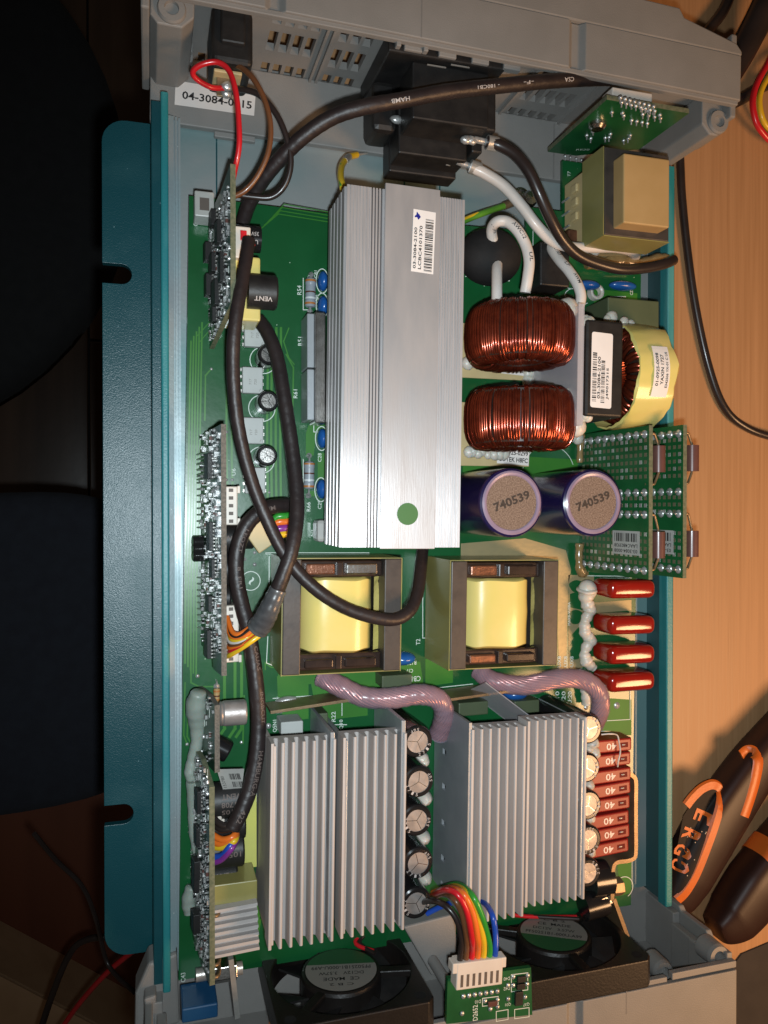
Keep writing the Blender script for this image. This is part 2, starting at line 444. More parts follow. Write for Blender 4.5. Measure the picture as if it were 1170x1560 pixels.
        if parent is not None:
            o.parent = parent
            o.location = base * MM - wloc(parent)
        else:
            o.location = base * MM
        if bevel:
            b = o.modifiers.new('edges', 'BEVEL')
            b.width = bevel * MM; b.segments = seg; b.limit_method = 'ANGLE'; b.angle_limit = math.radians(40)
            b.harden_normals = False
        if sub:
            b = o.modifiers.new('round', 'SUBSURF'); b.levels = sub; b.render_levels = sub
        if label: o['label'] = label
        if kind: o['kind'] = kind
        return o

def wloc(o):
    p = Vector(o.location)
    while o.parent is not None:
        o = o.parent
        p += Vector(o.location)
    return p
def spline(pts, k):
    out = []
    n = len(pts)
    if n < 3: 
        return [pts[0].lerp(pts[1], i / k) for i in range(k + 1)] if n == 2 else pts
    for i in range(n - 1):
        p0, p1, p2, p3 = pts[max(i - 1, 0)], pts[i], pts[i + 1], pts[min(i + 2, n - 1)]
        for j in range(k):
            t = j / k; t2 = t * t; t3 = t2 * t
            out.append(0.5 * ((2 * p1) + (p2 - p0) * t + (2 * p0 - 5 * p1 + 4 * p2 - p3) * t2 + (3 * p1 - p0 - 3 * p2 + p3) * t3))
    out.append(pts[-1])
    return out
def tag(o, label=None, cat=None, group=None, kind=None):
    if label: o['label'] = label
    if cat: o['category'] = cat
    if group: o['group'] = group
    if kind: o['kind'] = kind
    return o
def thing(name, label, cat, loc=(0, 0, 0), group=None):
    o = bpy.data.objects.new(name, None)
    o.empty_display_size = 0.01
    o.location = Vector(loc) * MM
    col.objects.link(o)
    return tag(o, label, cat, group)
def part(name, parent, loc, label=None):
    o = bpy.data.objects.new(name, None)
    o.empty_display_size = 0.005
    o.parent = parent
    o.location = Vector(loc) * MM - wloc(parent)
    col.objects.link(o)
    if label: o['label'] = label
    return o
def copy_tree(src, parent=None, world=None, label=None, rz=None):
    """a copy of src and everything below it; placed at world (mm)"""
    c = src.copy()
    col.objects.link(c)
    c.parent = parent
    if world is not None:
        c.location = Vector(world) * MM - (wloc(parent) if parent is not None else Vector())
    if rz is not None: c.rotation_euler = (0, 0, rz)
    if label: c['label'] = label
    for ch in list(src.children):
        copy_tree(ch, c)
    return c

# ------------------------------------------------------------------ the setting: bench, floor far below
Z_BENCH = -18.0
def bench():
    b = MB().box(9, 900, -700, 900, Z_BENCH - 22, Z_BENCH)
    tag(b.build('bench_top', 'wood_bench', bevel=1.5), kind='structure')
    f = MB().box(-1500, 1200, -1500, 1600, -770, -752)
    fl = tag(f.build('floor', 'dark_void'), kind='structure')
    for i in range(12):
        x0 = -1400 + i * 121
        for j in range(5):
            y0 = -1500 + j * 640 + (i % 3) * 210
            MB().box(x0, x0 + 119, y0, y0 + 637, -752, -746).build('plank', 'wood_floor', fl, bevel=1.2)
bench()

# dark things below and beside the bench
def seat(name, label, cx, cy, z, rx, ry, h, m, cat, ex=3.2, rot=0.0):
    b = MB(); vs = []; fs = []; n = 48; prof = [(0.90, -h), (1.0, -h * 0.75), (1.0, -h * 0.25), (0.965, -h * 0.06), (0.90, 0), (0.6, 1.5), (0.0, 3)]
    cr, sr = math.cos(rot), math.sin(rot)
    for (k, dz) in prof:
        for i in range(n):
            a = 2 * math.pi * i / n
            c_, s_ = math.cos(a), math.sin(a)
            x = rx * k * math.copysign(abs(c_) ** (2 / ex), c_); y = ry * k * math.copysign(abs(s_) ** (2 / ex), s_)
            vs.append((cx + x * cr - y * sr, cy + x * sr + y * cr, z + dz + 2.5 * math.sin(x * 0.03 + y * 0.021)))
    for j in range(len(prof) - 1):
        for i in range(n):
            i2 = (i + 1) % n
            fs.append((j * n + i, j * n + i2, (j + 1) * n + i2, (j + 1) * n + i))
    b.add(vs, fs)
    t = thing(name, label, cat, (cx, cy, -746))
    b.build('cushion', m, t, smooth=50)
    MB().cyl((cx, cy, -740), (cx, cy, z - h), 24, 20).build('column', 'black_plastic', t, smooth=40)
    MB().lathe((cx, cy, -746), (0, 0, 1), [(85, 0), (84, 8), (60, 16), (24, 22)], 40).build('foot_base', 'black_plastic', t, smooth=40)
    return t
seat('stool', 'black upholstered seat beyond the mounting flange, above dark floorboards', -190, 215, -270, 176, 176, 60, 'black_cloth', 'stool', 2.0)
seat('stool', 'dark navy upholstered seat beside the slotted teal flange', -160, -91, -215, 155, 93, 55, 'navy_cloth', 'stool', 7.0, 0.06)

def carton():
    c = P(40, 1500, -560)
    t = thing('cardboard_box', 'closed brown cardboard box on the floor below the bench corner', 'box', (c.x, c.y - 60, -746))
    MB().obox((c.x - 60, c.y - 130, -650), (0.80, -0.60, 0), (0.6, 0.8, 0), 190, 140, 94).build('body', 'cardboard', t, bevel=2)
    for s in (-1, 1):
        MB().obox((c.x - 60 + s * 42.6, c.y - 130 + s * 56.8, -554.5), (0.80, -0.60, 0), (0.6, 0.8, 0), 190, 68.5, 1.4).build('flap', 'cardboard', t)
carton()
def floor_board():
    c = P(130, 1430, -600)
    o = MB().obox((c.x + 40, c.y + 20, -690), (0.9, -0.42, 0), (0.42, 0.9, 0), 260, 150, 50).build('floor_crate', 'floor_red', bevel=3)
    tag(o, 'reddish brown wooden crate on the floor behind the cardboard box', 'crate')
floor_board()
def loose(name, label, cat, pts, r, m, n=8, group=None):
    o = MB().tube(pts, r, n, 0, 8).build(name, m, smooth=60)
    return tag(o, label, cat, group)
loose('thin_wire', 'thin black wire hanging in a long curve under the mounting flange', 'wire', [P(52, 1270, -150), P(85, 1310, -160), P(125, 1350, -165), P(146, 1400, -170), P(165, 1470, -175), P(205, 1512, -150)], 1.2, 'black_wire')
loose('thin_wire', 'thin black wire arching over the cardboard box', 'wire', [P(60, 1575, -300), P(78, 1520, -300), P(100, 1465, -290), P(122, 1436, -285), P(160, 1428, -280), P(205, 1437, -280)], 2.2, 'black_wire')
loose('thin_wire', 'thin red wire trailing over the dark crate edge', 'wire', [P(85, 1580, -300), P(120, 1530, -290), P(165, 1480, -270), P(215, 1440, -250)], 1.8, 'red_wire')

# ------------------------------------------------------------------ the teal chassis
Y0C, Y1C = -159.0, 132.0
chassis = thing('inverter_chassis', 'teal painted aluminium chassis with slotted mounting flange, opened inverter case', 'chassis', (100, -13, -14))
def build_chassis():
    L = Y1C - Y0C
    MB().box(6.3, 196.4, Y0C + 1, Y1C, -13, -10).build('base_plate', 'floor_alu', chassis)
    # left wall
    lw = [(0.8, -14), (6.2, -14), (6.2, 3.0), (5.9, 3.3), (4.1, 3.3), (3.8, 3.0), (3.8, 0.2), (1.1, 0.2), (0.8, -0.1)]
    MB().extrude(lw[:0] + [(0.8, -14), (3.7, -14), (3.7, 0.2), (1.1, 0.2), (0.8, -0.1)], (0, Y0C, 0), (1, 0, 0), (0, 0, 1), (0, 1, 0), L).build('side_wall', 'teal_paint', chassis)
    MB().extrude([(3.75, -14), (6.2, -14), (6.2, 2.9), (5.8, 3.3), (4.2, 3.3), (3.75, 2.9)], (0, Y0C - 1.5, 0), (1, 0, 0), (0, 0, 1), (0, 1, 0), L + 3.5).build('rail', 'teal_edge', chassis, bevel=0.25)
    MB().extrude([(6.25, -9.9), (6.25, -1.8), (8.0, -2.2), (8.0, -5), (8.5, -5), (8.5, -2.4), (9.0, -2.4), (9.0, -5), (9.5, -5), (9.5, -3.0), (10.2, -3.0), (10.2, -9.9)], (0, Y0C + 2, 0), (1, 0, 0), (0, 0, 1), (0, 1, 0), L - 5).build('inner_ledge', 'bare_alu', chassis)
    # right wall
    MB().extrude([(196.5, -14), (200.7, -14), (200.7, 1.2), (200.4, 1.5), (199.6, 1.5), (199.6, -2), (196.5, -2)], (0, Y0C, 0), (1, 0, 0), (0, 0, 1), (0, 1, 0), L).build('side_wall', 'teal_dull', chassis)
    MB().extrude([(196.4, -1.95), (199.5, -1.95), (199.5, 2.7), (199.1, 3.1), (196.8, 3.1), (196.4, 2.7)], (0, Y0C - 1.5, 0), (1, 0, 0), (0, 0, 1), (0, 1, 0), L + 3).build('rail', 'teal_edge', chassis, bevel=0.25)
    pr = [(183.5, -9.95)]
    x = 184.0
    while x < 190.5:
        pr += [(x, -9.95), (x, -9.0), (x + 0.7, -9.0), (x + 0.7, -9.95)]
        x += 1.6
    pr += [(191, -9.95), (191, -12.9), (183.5, -12.9)]
    MB().extrude(pr, (0, Y0C + 3, 0), (1, 0, 0), (0, 0, 1), (0, 1, 0), L - 6).build('ribbed_strip', 'bare_alu', chassis)
    # flanges with rounded corners and slots
    def flange(xo, xi, slots):
        s = 1 if xo < xi else -1
        y0, y1, r = Y0C + 3.5, Y1C - 1.0, 8.0
        pts = [(xi, y0)]
        pts += [(xo + s * r - s * r * math.sin(a), y0 + r - r * math.cos(a)) for a in [math.pi / 2 * k / 8 for k in range(9)]]
        for yc in slots:
            h, d = 3.4, 9.6
            pts += [(xo, yc - h)]
            pts += [(xo + s * (d - h) + s * h * math.sin(a), yc - h * math.cos(a)) for a in [math.pi * k / 10 for k in range(11)]]
            pts += [(xo, yc + h)]
        pts += [(xo + s * r - s * r * math.cos(a), y1 - r + r * math.sin(a)) for a in [math.pi / 2 * k / 8 for k in range(9)]]
        pts += [(xi, y1)]
        b = MB()
        n = len(pts)
        vs = [(p[0], p[1], -17.5) for p in pts] + [(p[0], p[1], -14.2) for p in pts]
        fs = [tuple(range(n)), tuple(range(n, 2 * n))] + [(i, (i + 1) % n, n + (i + 1) % n, n + i) for i in range(n)]
        b.add(vs, fs)
        o = b.build('mounting_flange', 'teal_paint', chassis, bevel=0.4)
        me = o.data
        import bmesh
        bm = bmesh.new(); bm.from_mesh(me)
        bmesh.ops.triangulate(bm, faces=[f for f in bm.faces if len(f.verts) > 4])
        bmesh.ops.recalc_face_normals(bm, faces=bm.faces)
        bm.to_mesh(me); bm.free()
        o.modifiers['edges'].angle_limit = math.radians(60)
    ya, yb = P(180, 417, -14.2).y, P(180, 1241, -14.2).y
    flange(-15.2, 3.6, [yb, ya])
    flange(211.5, 196.6, [yb, ya])
    # lengthwise seams scored in the floor
    for px in (616, 670, 330):
        p = P(px, 262, -10)
        MB().box(p.x - 0.25, p.x + 0.25, 90, Y1C - 0.5, -9.99, -9.9).build('scored_seam', 'teal_paint', chassis)
build_chassis()

# ------------------------------------------------------------------ plastic end caps
def holed_plate(b, x0, x1, z0, z1, y, t, holes, mi=0):
    """vertical plate facing -Y at y, thickness t towards +Y, rectangular holes (x0, x1, z0, z1)"""
    xs = sorted({x0, x1, *[h[0] for h in holes], *[h[1] for h in holes]})
    zs = sorted({z0, z1, *[h[2] for h in holes], *[h[3] for h in holes]})
    def solid(i, j):
        if i < 0 or j < 0 or i >= len(xs) - 1 or j >= len(zs) - 1: return False
        cx, cz = (xs[i] + xs[i + 1]) / 2, (zs[j] + zs[j + 1]) / 2
        return not any(h[0] < cx < h[1] and h[2] < cz < h[3] for h in holes)
    y2 = y + t
    for i in range(len(xs) - 1):
        for j in range(len(zs) - 1):
            if not solid(i, j): continue
            a, c, d, e = xs[i], xs[i + 1], zs[j], zs[j + 1]
            b.quad((a, y, d), (c, y, d), (c, y, e), (a, y, e), mi)
            b.quad((c, y2, d), (a, y2, d), (a, y2, e), (c, y2, e), mi)
            if not solid(i - 1, j): b.quad((a, y2, d), (a, y, d), (a, y, e), (a, y2, e), mi)
            if not solid(i + 1, j): b.quad((c, y, d), (c, y2, d), (c, y2, e), (c, y, e), mi)
            if not solid(i, j - 1): b.quad((a, y, d), (a, y2, d), (c, y2, d), (c, y, d), mi)
            if not solid(i, j + 1): b.quad((a, y2, e), (a, y, e), (c, y, e), (c, y2, e), mi)

def hood_profile(z, g):
    pr = [(-2.0, z - 2.5), (203.4, z - 2.5), (203.4, z - 0.6), (202.8, z)]
    for x in reversed(g):
        pr += [(x + 3.4, z), (x + 1.6, z - 1.9), (x - 1.0, z - 1.9), (x - 2.8, z)]
    return pr + [(-1.4, z), (-2.0, z - 0.6)]

topcap = thing('plastic_end_cap', 'grey plastic end cap with vent slots holding the black mains socket', 'end cap', (100, 148, -15), 'grey plastic end caps of the case')
def build_top_cap():
    Z = 35.0
    holes = []
    for x in (37.2, 41.3, 45.4, 49.5):
        for (a, b_) in ((-10, -1), (6.5, 17.5), (21.5, 32)): holes.append((x, x + 2.8, a, b_))
    for x in (59, 63.1, 67.2):
        for (a, b_) in ((-11, -2), (3, 14), (18.5, 30)): holes.append((x, x + 2.8, a, b_))
    for x in (16, 20.1, 24.2, 28.3): holes.append((x, x + 2.4, -9, -2))
    for x in (131, 135.1, 139.2, 143.3, 147.4):
        for (a, b_) in ((-10, -2), (4, 13), (19.5, 28)): holes.append((x, x + 2.6, a, b_))
    b = MB()
    holed_plate(b, 0.6, 200.8, -14, 32.4, 150, 2.6, holes)
    b.build('slotted_wall', 'case_grey', topcap)
    for x in (54.2, 56.4, 127.5, 152.5): MB().box(x, x + 0.9, 148.6, 149.98, -12, 30).build('rib', 'case_grey', topcap)
    hood = MB().extrude(hood_profile(Z, (36, 137)), (0, 146, 0), (1, 0, 0), (0, 0, 1), (0, 1, 0), 16).build('hood', 'case_grey', topcap, bevel=0.35)
    MB().prism([(-2, 162.05), (176, 162.05), (203.4, 162.05), (203.4, 163.5), (201, 166), (179, 171), (177, 174), (-2, 176)], Z - 2.5, Z - 0.05).build('hood_back', 'case_grey', topcap, bevel=0.5)
    MB().extrude([(0, 0), (0, -2.2), (1.3, -2.2), (1.8, 0)], (-1.6, 144.7, Z - 1.0), (0, 1, 0), (0, 0, 1), (1, 0, 0), 204.4).build('rim_lip', 'case_grey', topcap, bevel=0.3)
    MB().box(82.0, 82.4, 146.2, 161.8, Z - 0.02, Z + 0.05).build('seam', 'case_seam', topcap)
    for (x0, x1) in ((-2.0, 0.5), (200.9, 203.4)):
        MB().prism([(x0, 141), (x1, 141), (x1, 171), (x0, 171)], -15, Z - 2.6).build('side_wall', 'case_grey', topcap, bevel=0.6)
    # chamfered corner pieces of the open edge
    MB().box(0.7, 200.7, 127.2, 149.9, -9.4, -6.4).build('lower_lip', 'case_grey', topcap, bevel=0.4)
    MB().box(22, 36, 125.2, 127.15, -9.4, -7.2).build('catch', 'case_grey', topcap, bevel=0.3)
    sx = P(845, 262, -6)
    MB().box(sx.x - 0.3, sx.x + 0.3, 127.5, 149, -6.38, -6.2).build('joint', 'case_seam', topcap)
    # screw bosses
    for (px, py, z) in ((1097, 178, 30.0), (262, 19, 30.0)):
        c = P(px, py, z)
        bo = MB().lathe((c.x, c.y, z - 14), (0, 0, 1), [(4.3, 0), (4.2, 13.2), (3.8, 14), (2.1, 14), (2.0, 12.2), (0.001, 12.2)], 24)
        bo.build('screw_boss', 'case_grey', topcap, smooth=35)
        g = 1 if px > 600 else -1
        xo = 200.8 if g > 0 else 0.6
        MB().prism([(xo, 149.9), (xo, c.y - 2), (xo - g * 2, c.y - 4.5), (c.x - g * 3, c.y - 4.6), (c.x - g * 6.5, c.y - 1), (c.x - g * 6.5, 149.9)], -13, z - 1.4).build('corner_block', 'case_grey', topcap, bevel=0.5)
    # stepped guide ribs beside the switch
    for k, (px, py) in enumerate(((268, 48), (269, 62), (270, 76), (268, 90))):
        c = PY(px, py, 148.5)
        MB().box(c.x - 5 - (k % 2), c.x + 5, 144.5 - k * 0.6, 149.9, c.z - 1.4, c.z + 1.0).build('guide_step', 'case_grey', topcap, bevel=0.25)
    # small teeth along the rim above the socket
    for px in (604, 645, 843):
        c = P(px, 70 if px < 700 else 116, 30)
        MB().box(c.x - 0.8, c.x + 0.8, 143.5, 146, 25, 33).build('tooth', 'case_grey', topcap, bevel=0.3)
    for px in (629, 681, 731, 779):
        c = P(px, 72 + (px - 629) * 0.2, 31)
        MB().box(c.x - 3.0, c.x + 3.0, 143.4, 146, 29.5, 32.0).build('tooth', 'case_grey', topcap, bevel=0.3)
    # part number sticker on the lip
    a, b_, c_, d = P(268, 129, -6.3), P(390, 147, -6.3), P(388, 181, -6.3), P(267, 166, -6.3)
    s = MB().quad(d, c_, b_, a, 0)
    ex = ((b_ - a) + (c_ - d)).normalized(); ey = ((a - d) + (b_ - c_)).normalized()
    ct = P(332, 158, -6.24)
    s.text('04-3084-0015', ct, (b_ - a).length * 0.87, 2.7, ex, ey, 1, 0.02)
    s.build('sticker', ['paper', 'ink'], topcap)
    topcap.rotation_euler = (0, 0, math.radians(-0.9))
build_top_cap()

botcap = thing('plastic_end_cap', 'grey plastic end cap housing the two cooling fans', 'end cap', (100, -175, -15), 'grey plastic end caps of the case')
def build_bottom_cap():
    Z = 35.0
    holes = []
    b = MB()
    # ring grilles behind the fans
    for cx in (61.5, 141.5):
        for k in range(9):
            holes.append((cx - 22 + k * 5, cx - 22 + k * 5 + 3.4, -9, 32))
    holed_plate(b, 0.6, 200.8, -14, 32.4, -184.6, 2.6, holes)
    b.build('slotted_wall', 'case_grey', botcap)
    MB().extrude(hood_profile(Z, (34, 137)), (0, -194, 0), (1, 0, 0), (0, 0, 1), (0, 1, 0), 25.5).build('hood', 'case_grey', botcap, bevel=0.35)
    MB().extrude([(0, 0), (0, -2.2), (-1.3, -2.2), (-1.8, 0)], (-1.6, -166.7, Z - 1.0), (0, 1, 0), (0, 0, 1), (1, 0, 0), 176).build('rim_lip', 'case_grey', botcap, bevel=0.3)
    MB().extrude([(0, 0), (0, -2.4), (-2, -2.4), (-2.4, 0)], (176, -165.4, Z - 0.4), (0, 1, 0), (0, 0, 1), (1, 0, 0), 27.2).build('rim_lip', 'case_grey', botcap, bevel=0.3)
    for s, x in ((1, 200.9), (-1, -2.0)):
        w = [(-190, -15), (-159.5, -15), (-159.5, 5), (-161, 6.5), (-161, 21), (-163.5, 23), (-163.5, 32.4), (-190, 32.4)]
        MB().extrude(w, (x, 0, 0), (0, 1, 0), (0, 0, 1), (1, 0, 0), 2.5).build('side_wall', 'case_grey', botcap, bevel=0.5)
        xr = x - 3.2 if s > 0 else x + 2.55
        MB().box(xr, xr + 3.1, -182, -161.5, -13, 6).build('inner_rib', 'case_grey', botcap, bevel=0.4)
        MB().box(xr + 1.2 * (1 if s < 0 else -1), xr + 3.1 + 1.2 * (1 if s < 0 else -1), -182, -165, 6.1, 20).build('inner_rib', 'case_grey', botcap, bevel=0.4)
    for (px, py, z, r) in ((1096, 1458, 31, 4.2), (1012, 1481, 24, 3.9)):
        c = P(px, py, z)
        MB().lathe((c.x, c.y, z - 8), (0, 0, 1), [(0.001, 0), (r + 0.2, 0), (r, 6.6), (r - 0.4, 8), (r * 0.5, 8), (r * 0.48, 5.5), (0.001, 5.5)], 24).build('screw_boss', 'case_grey', botcap, smooth=35)
        MB().box(c.x - 2.6, c.x + 2.6, -184.5, c.y, z - 14, z - 4).build('boss_web', 'case_grey', botcap, bevel=0.4)
    MB().box(0.7, 200.7, -184, -157.5, -14.6, -12).build('lower_lip', 'case_grey', botcap)
    # left-hand shoulder that shows below the rail
    MB().prism([XY(206, 1515, 0), XY(226, 1468, 0), XY(270, 1452, 0), XY(274, 1560, 0), XY(205, 1580, 0)], -12, 0).build('shoulder', 'case_grey', botcap, bevel=1)
    MB().prism([XY(219, 1522, 6), XY(238, 1516, 6), XY(241, 1580, 6), XY(220, 1580, 6)], -11, 6).build('inner_rib', 'case_grey', botcap, bevel=0.8)
    c = P(836, 1518, 33)
    MB().box(c.x - 1.0, c.x + 1.0, c.y - 1.2, c.y + 1.2, 25, 34).build('tooth', 'case_grey', botcap, bevel=0.3)
    c = P(641, 1557, 33)
    MB().box(c.x - 1.0, c.x + 1.0, c.y - 1.2, c.y + 1.2, 25, 34).build('tooth', 'case_grey', botcap, bevel=0.3)
    MB().box(157.0, 157.4, -176, -164.5, Z - 0.02, Z + 0.05).build('seam', 'case_seam', botcap)
build_bottom_cap()

# ------------------------------------------------------------------ main circuit board
ROT = math.radians(-0.9)            # the board sits a touch skewed in the chassis
def spin(b, c, ang=ROT):
    cr, sr = math.cos(ang), math.sin(ang)
    for v in b.v:
        x, y = v.x - c[0], v.y - c[1]
        v.x, v.y = c[0] + x * cr - y * sr, c[1] + x * sr + y * cr
    return b
board = thing('main_circuit_board', 'large green main circuit board filling the teal chassis, crowded with components', 'circuit board', (95, -20, -1.6))
UP, DN = ((0, 1, 0), (-1, 0, 0)), ((-1, 0, 0), (0, -1, 0))
def build_pcb():
    outline = [P(288, 298), P(500, 325), P(802, 352), P(802, 315), P(857, 322), P(857, 244), P(979, 262), P(961, 1398), P(272, 1512)]
    outline = [(p.x, max(p.y, -159.0)) for p in outline]
    MB().prism(outline, -1.6, 0).build('substrate', ['mask_green'], board)
    for (px, py) in ((300, 480), (945, 1100), (290, 1440), (950, 700)):
        p = P(px, py)
        MB().cyl((p.x, p.y, -9.9), (p.x, p.y, -1.7), 3.0, 12).build('standoff', 'steel', board, smooth=40)
    # copper pours under the mask
    z = 0.06
    po = MB()
    def pour(pts):
        zz = 0.03 + 0.004 * len(po.f)
        po.add([P(a, b, zz) for a, b in pts][::-1], [tuple(range(len(pts)))], 0)
    pour([(424, 1012), (640, 1008), (645, 1042), (600, 1062), (478, 1064), (474, 1042), (430, 1046), (424, 1060)])
    pour([(422, 1030), (470, 1026), (470, 1095), (440, 1098), (424, 1082)])
    pour([(484, 1032), (485, 1098), (560, 1090), (560, 1040)])
    pour([(470, 648), (496, 648), (496, 672), (480, 672), (478, 694), (466, 694), (466, 660)])
    pour([(484, 690), (497, 690), (497, 756), (470, 756), (470, 748), (484, 748)])
    pour([(648, 1004), (690, 1004), (690, 1040), (648, 1046)])
    pour([(900, 1062), (962, 1066), (962, 1120), (900, 1122)])
    pour([(940, 1312), (962, 1310), (962, 1360), (945, 1365)])
    pour([(905, 440), (971, 447), (970, 480), (905, 475)])
    pour([(705, 690), (880, 700), (880, 730), (705, 725)])
    po.build('copper_pour', 'pour_green', board, kind='stuff')
    # copper between second transformer and red capacitors, warm glare put into its colour
    g = MB()
    def bare(pts, zz=0.10): g.add([P(a, b, zz) for a, b in pts][::-1], [tuple(range(len(pts)))], 0)
    bare([(702, 828), (800, 820), (862, 838), (870, 868), (866, 890), (862, 1030), (852, 1030), (846, 860), (702, 848)])
    bare([(866, 876), (905, 876), (905, 892), (868, 905), (867, 925), (890, 930), (890, 946), (870, 968), (868, 985), (890, 990), (890, 1015), (866, 1030)])
    bare([(905, 918), (962, 914), (962, 930), (905, 934)])
    g.build('glare_copper', 'glare_gold', board, kind='stuff')
    mk = MB()
    for (cx, cy, w, h) in ((878, 893, 13, 10), (877, 940, 13, 12), (877, 992, 13, 14), (880, 1025, 10, 6)):
        p = P(cx, cy, 0.16); s = 0.235
        mk.add([(p.x + w * s * math.cos(a) * (1 + 0.15 * math.sin(3 * a)), p.y + h * s * math.sin(a), p.z) for a in [2 * math.pi * k / 20 for k in range(20)]], [tuple(range(20))])
    mk.build('mask_patch', 'mask_green', board)
    # traces
    t = MB(); z = 0.10
    cnt = [0]
    def tr(pts, w=0.35):
        cnt[0] += 1
        t.line([P(a, b, z + 0.026 * (cnt[0] % 4)) for a, b in pts], w)
    for k in range(5):       # bundle along the ledge
        x = 289 + k * 4.2
        tr([(x + 2, 520 - k * 7), (x, 600), (x - 3, 790), (x - 6, 870), (x - 7, 1010 + k * 5)], 0.55)
    tr([(300, 512), (322, 488)], 0.3); tr([(305, 520), (322, 500)], 0.3)
    for k in range(4):
        tr([(398 + k * 5, 348 - k * 5), (424 + k * 3, 326 - k * 5), (500, 338 - k * 5)], 0.35)
    for k, x in enumerate((408, 414, 421, 428)):
        tr([(x, 500), (x, 560), (x - 1, 640), (x - 1, 690), (x, 760)], 0.8)
    for x in (346, 354):
        tr([(x, 570), (x - 1, 640), (x - 1, 700), (x + 1, 760)], 0.7)
    tr([(322, 562), (313, 572), (312, 640)], 0.5)
    tr([(436, 540), (447, 560), (446, 622)], 0.5)
    tr([(290, 900), (291, 1040), (303, 1046), (328, 1046)], 0.5)
    tr([(282, 1040), (280, 1120), (285, 1134)], 0.4); tr([(287, 1060), (285, 1122), (292, 1134)], 0.4)
    for x in (342, 358, 368):
        tr([(x, 1000), (x, 1110), (x - 8, 1122)], 1.0)
    tr([(372, 1060), (370, 1132)], 0.5)
    tr([(404, 1020), (404, 1010), (412, 1016), (424, 1018)], 0.4)
    tr([(440, 500), (432, 520), (440, 545), (448, 555)], 0.4)
    for k in range(4): tr([(396, 1360 + k * 14), (388 + k, 1390 + k * 12), (392, 1420 + k * 6)], 1.0)
    for k in range(6): tr([(905 + k * 9, 690), (903 + k * 9, 725)], 0.5)
    t.build('trace', 'trace_green', board, kind='stuff')
    # through-hole pads and solder joints
    s = MB()
    def pad(px, py, r=0.75, zz=0.12): 
        p = P(px, py, zz); s.ball((p.x, p.y, 0.05), r, 10, 4, 0, (1, 1, 0.45))
    for (a, b_, r) in ((474, 418, 1.0), (472, 474, 1.0), (471, 694, 1.0), (470, 755, 1.0), (322, 562, .5), (345, 658, .6), (354, 731, .6), (345, 731, .6), (410, 750, .5), (301, 1030, .7),
                       (330, 1046, 1.1), (428, 1083, .9), (409, 1106, 1.0), (507, 1112, .9), (368, 1131, .6), (392, 1048, .6), (940, 1075, 1.4), (893, 1078, 1.0), (388, 860, .7), (372, 852, .7), (388, 842, .6),
                       (285, 1134, .6), (293, 1135, .6)): pad(a, b_, r)
    for y in range(1090, 1330, 11): pad(396 + (y % 3), y, 0.8)
    for y in range(1150, 1400, 13): pad(516, y, 0.8)
    s.build('solder_joint', 'solder', board, smooth=60, kind='stuff')
    # printed legend
    k = MB(); zz = 0.24
    def leg(body, px, py, w, h, ori=UP): k.text(body, P(px, py, zz), w, h, *ori, 0, 0.01)
    def box(x0, y0, x1, y1, w=0.28):
        a = [P(x0, y0, zz), P(x1, y0, zz), P(x1, y1, zz), P(x0, y1, zz), P(x0, y0, zz)]; k.line(a, w)
    def ln(pts, w=0.28): k.line([P(a, b, zz) for a, b in pts], w)
    def ci(px, py, r, w=0.28, a0=0, a1=360, sx=1.0): p = P(px, py, zz); k.ringline((p.x, p.y, zz), r, w, 28, 0, a0, a1, sx)
    leg('CN7', 298, 337, 3.2, 1.5); leg('R54', 456, 442, 3.2, 1.5); leg('R51', 457, 520, 3.0, 1.4); leg('R61', 450, 600, 3.0, 1.4)
    leg('C81', 481, 418, 2.6, 1.1); leg('C80', 483, 455, 2.6, 1.1); leg('C28', 487, 697, 3.0, 1.3); leg('C29', 487, 769, 3.0, 1.3); leg('R66', 470, 772, 3.2, 1.4)
    leg('U6', 356, 719, 2.4, 1.3); leg('N3', 476, 812, 2.2, 1.3); leg('CN1B', 310, 1152, 5.4, 2.0); leg('C43', 279, 1489, 3.2, 1.5)
    leg('Q5N1', 419, 1106, 4.2, 1.6); leg('R22', 508, 1092, 3.6, 1.5); leg('Q10', 520, 1104, 3.6, 1.5)
    leg('R128', 627, 1010, 3.6, 1.4, DN); leg('C17', 624, 1022, 2.6, 1.4, DN); leg('CB1', 634, 1034, 3.4, 1.9, DN)
    leg('T2', 637, 978, 2.2, 1.6); leg('T7', 867, 265, 2.0, 1.3); leg('C5', 418, 467, 2.2, 1.3); leg('CZ', 962, 446, 1.8, 1.3)
    for i, s_ in enumerate(('10UX8', '20UX8', '20UX8')): leg(s_, 852 + i * 9.5, 1012, 6.2, 1.5)
    for i, s_ in enumerate(('U:10', 'U:20', 'BU:20')): leg(s_, 849 + i * 9.5, 1066, 6.5, 1.7)
    leg('CN55', 836, 1046, 3.6, 1.4)
    leg('MAX8-VUSBA', 867, 935, 9, 1.1)
    box(295, 305, 322, 329); ln([(462, 424), (462, 472), (468, 472)]); ln([(462, 700), (462, 752)]); ln([(478, 648), (478, 658), (497, 658)])
    box(405, 842, 562, 844, 0.2); ln([(410, 848), (410, 905)]); ln([(408, 970), (406, 1010), (416, 1014)])
    ln([(644, 862), (644, 972), (651, 972)]); ln([(520, 1060), (600, 1055), (720, 1042)]); ln([(510, 1140), (510, 1104), (528, 1104)]); ln([(521, 1064), (521, 1090)])
    ln([(416, 1064), (560, 1054)]); ln([(960, 1040), (960, 1096), (925, 1098)]); ln([(900, 1114), (930, 1114), (930, 1128)])
    ln([(815, 440), (850, 440), (850, 434)]); ln([(812, 352), (812, 440), (820, 440)]); ln([(709, 421), (776, 428), (776, 424)])
    ln([(930, 452), (953, 452)], 0.4); ln([(885, 877), (962, 878)]); ln([(893, 642), (935, 648)])
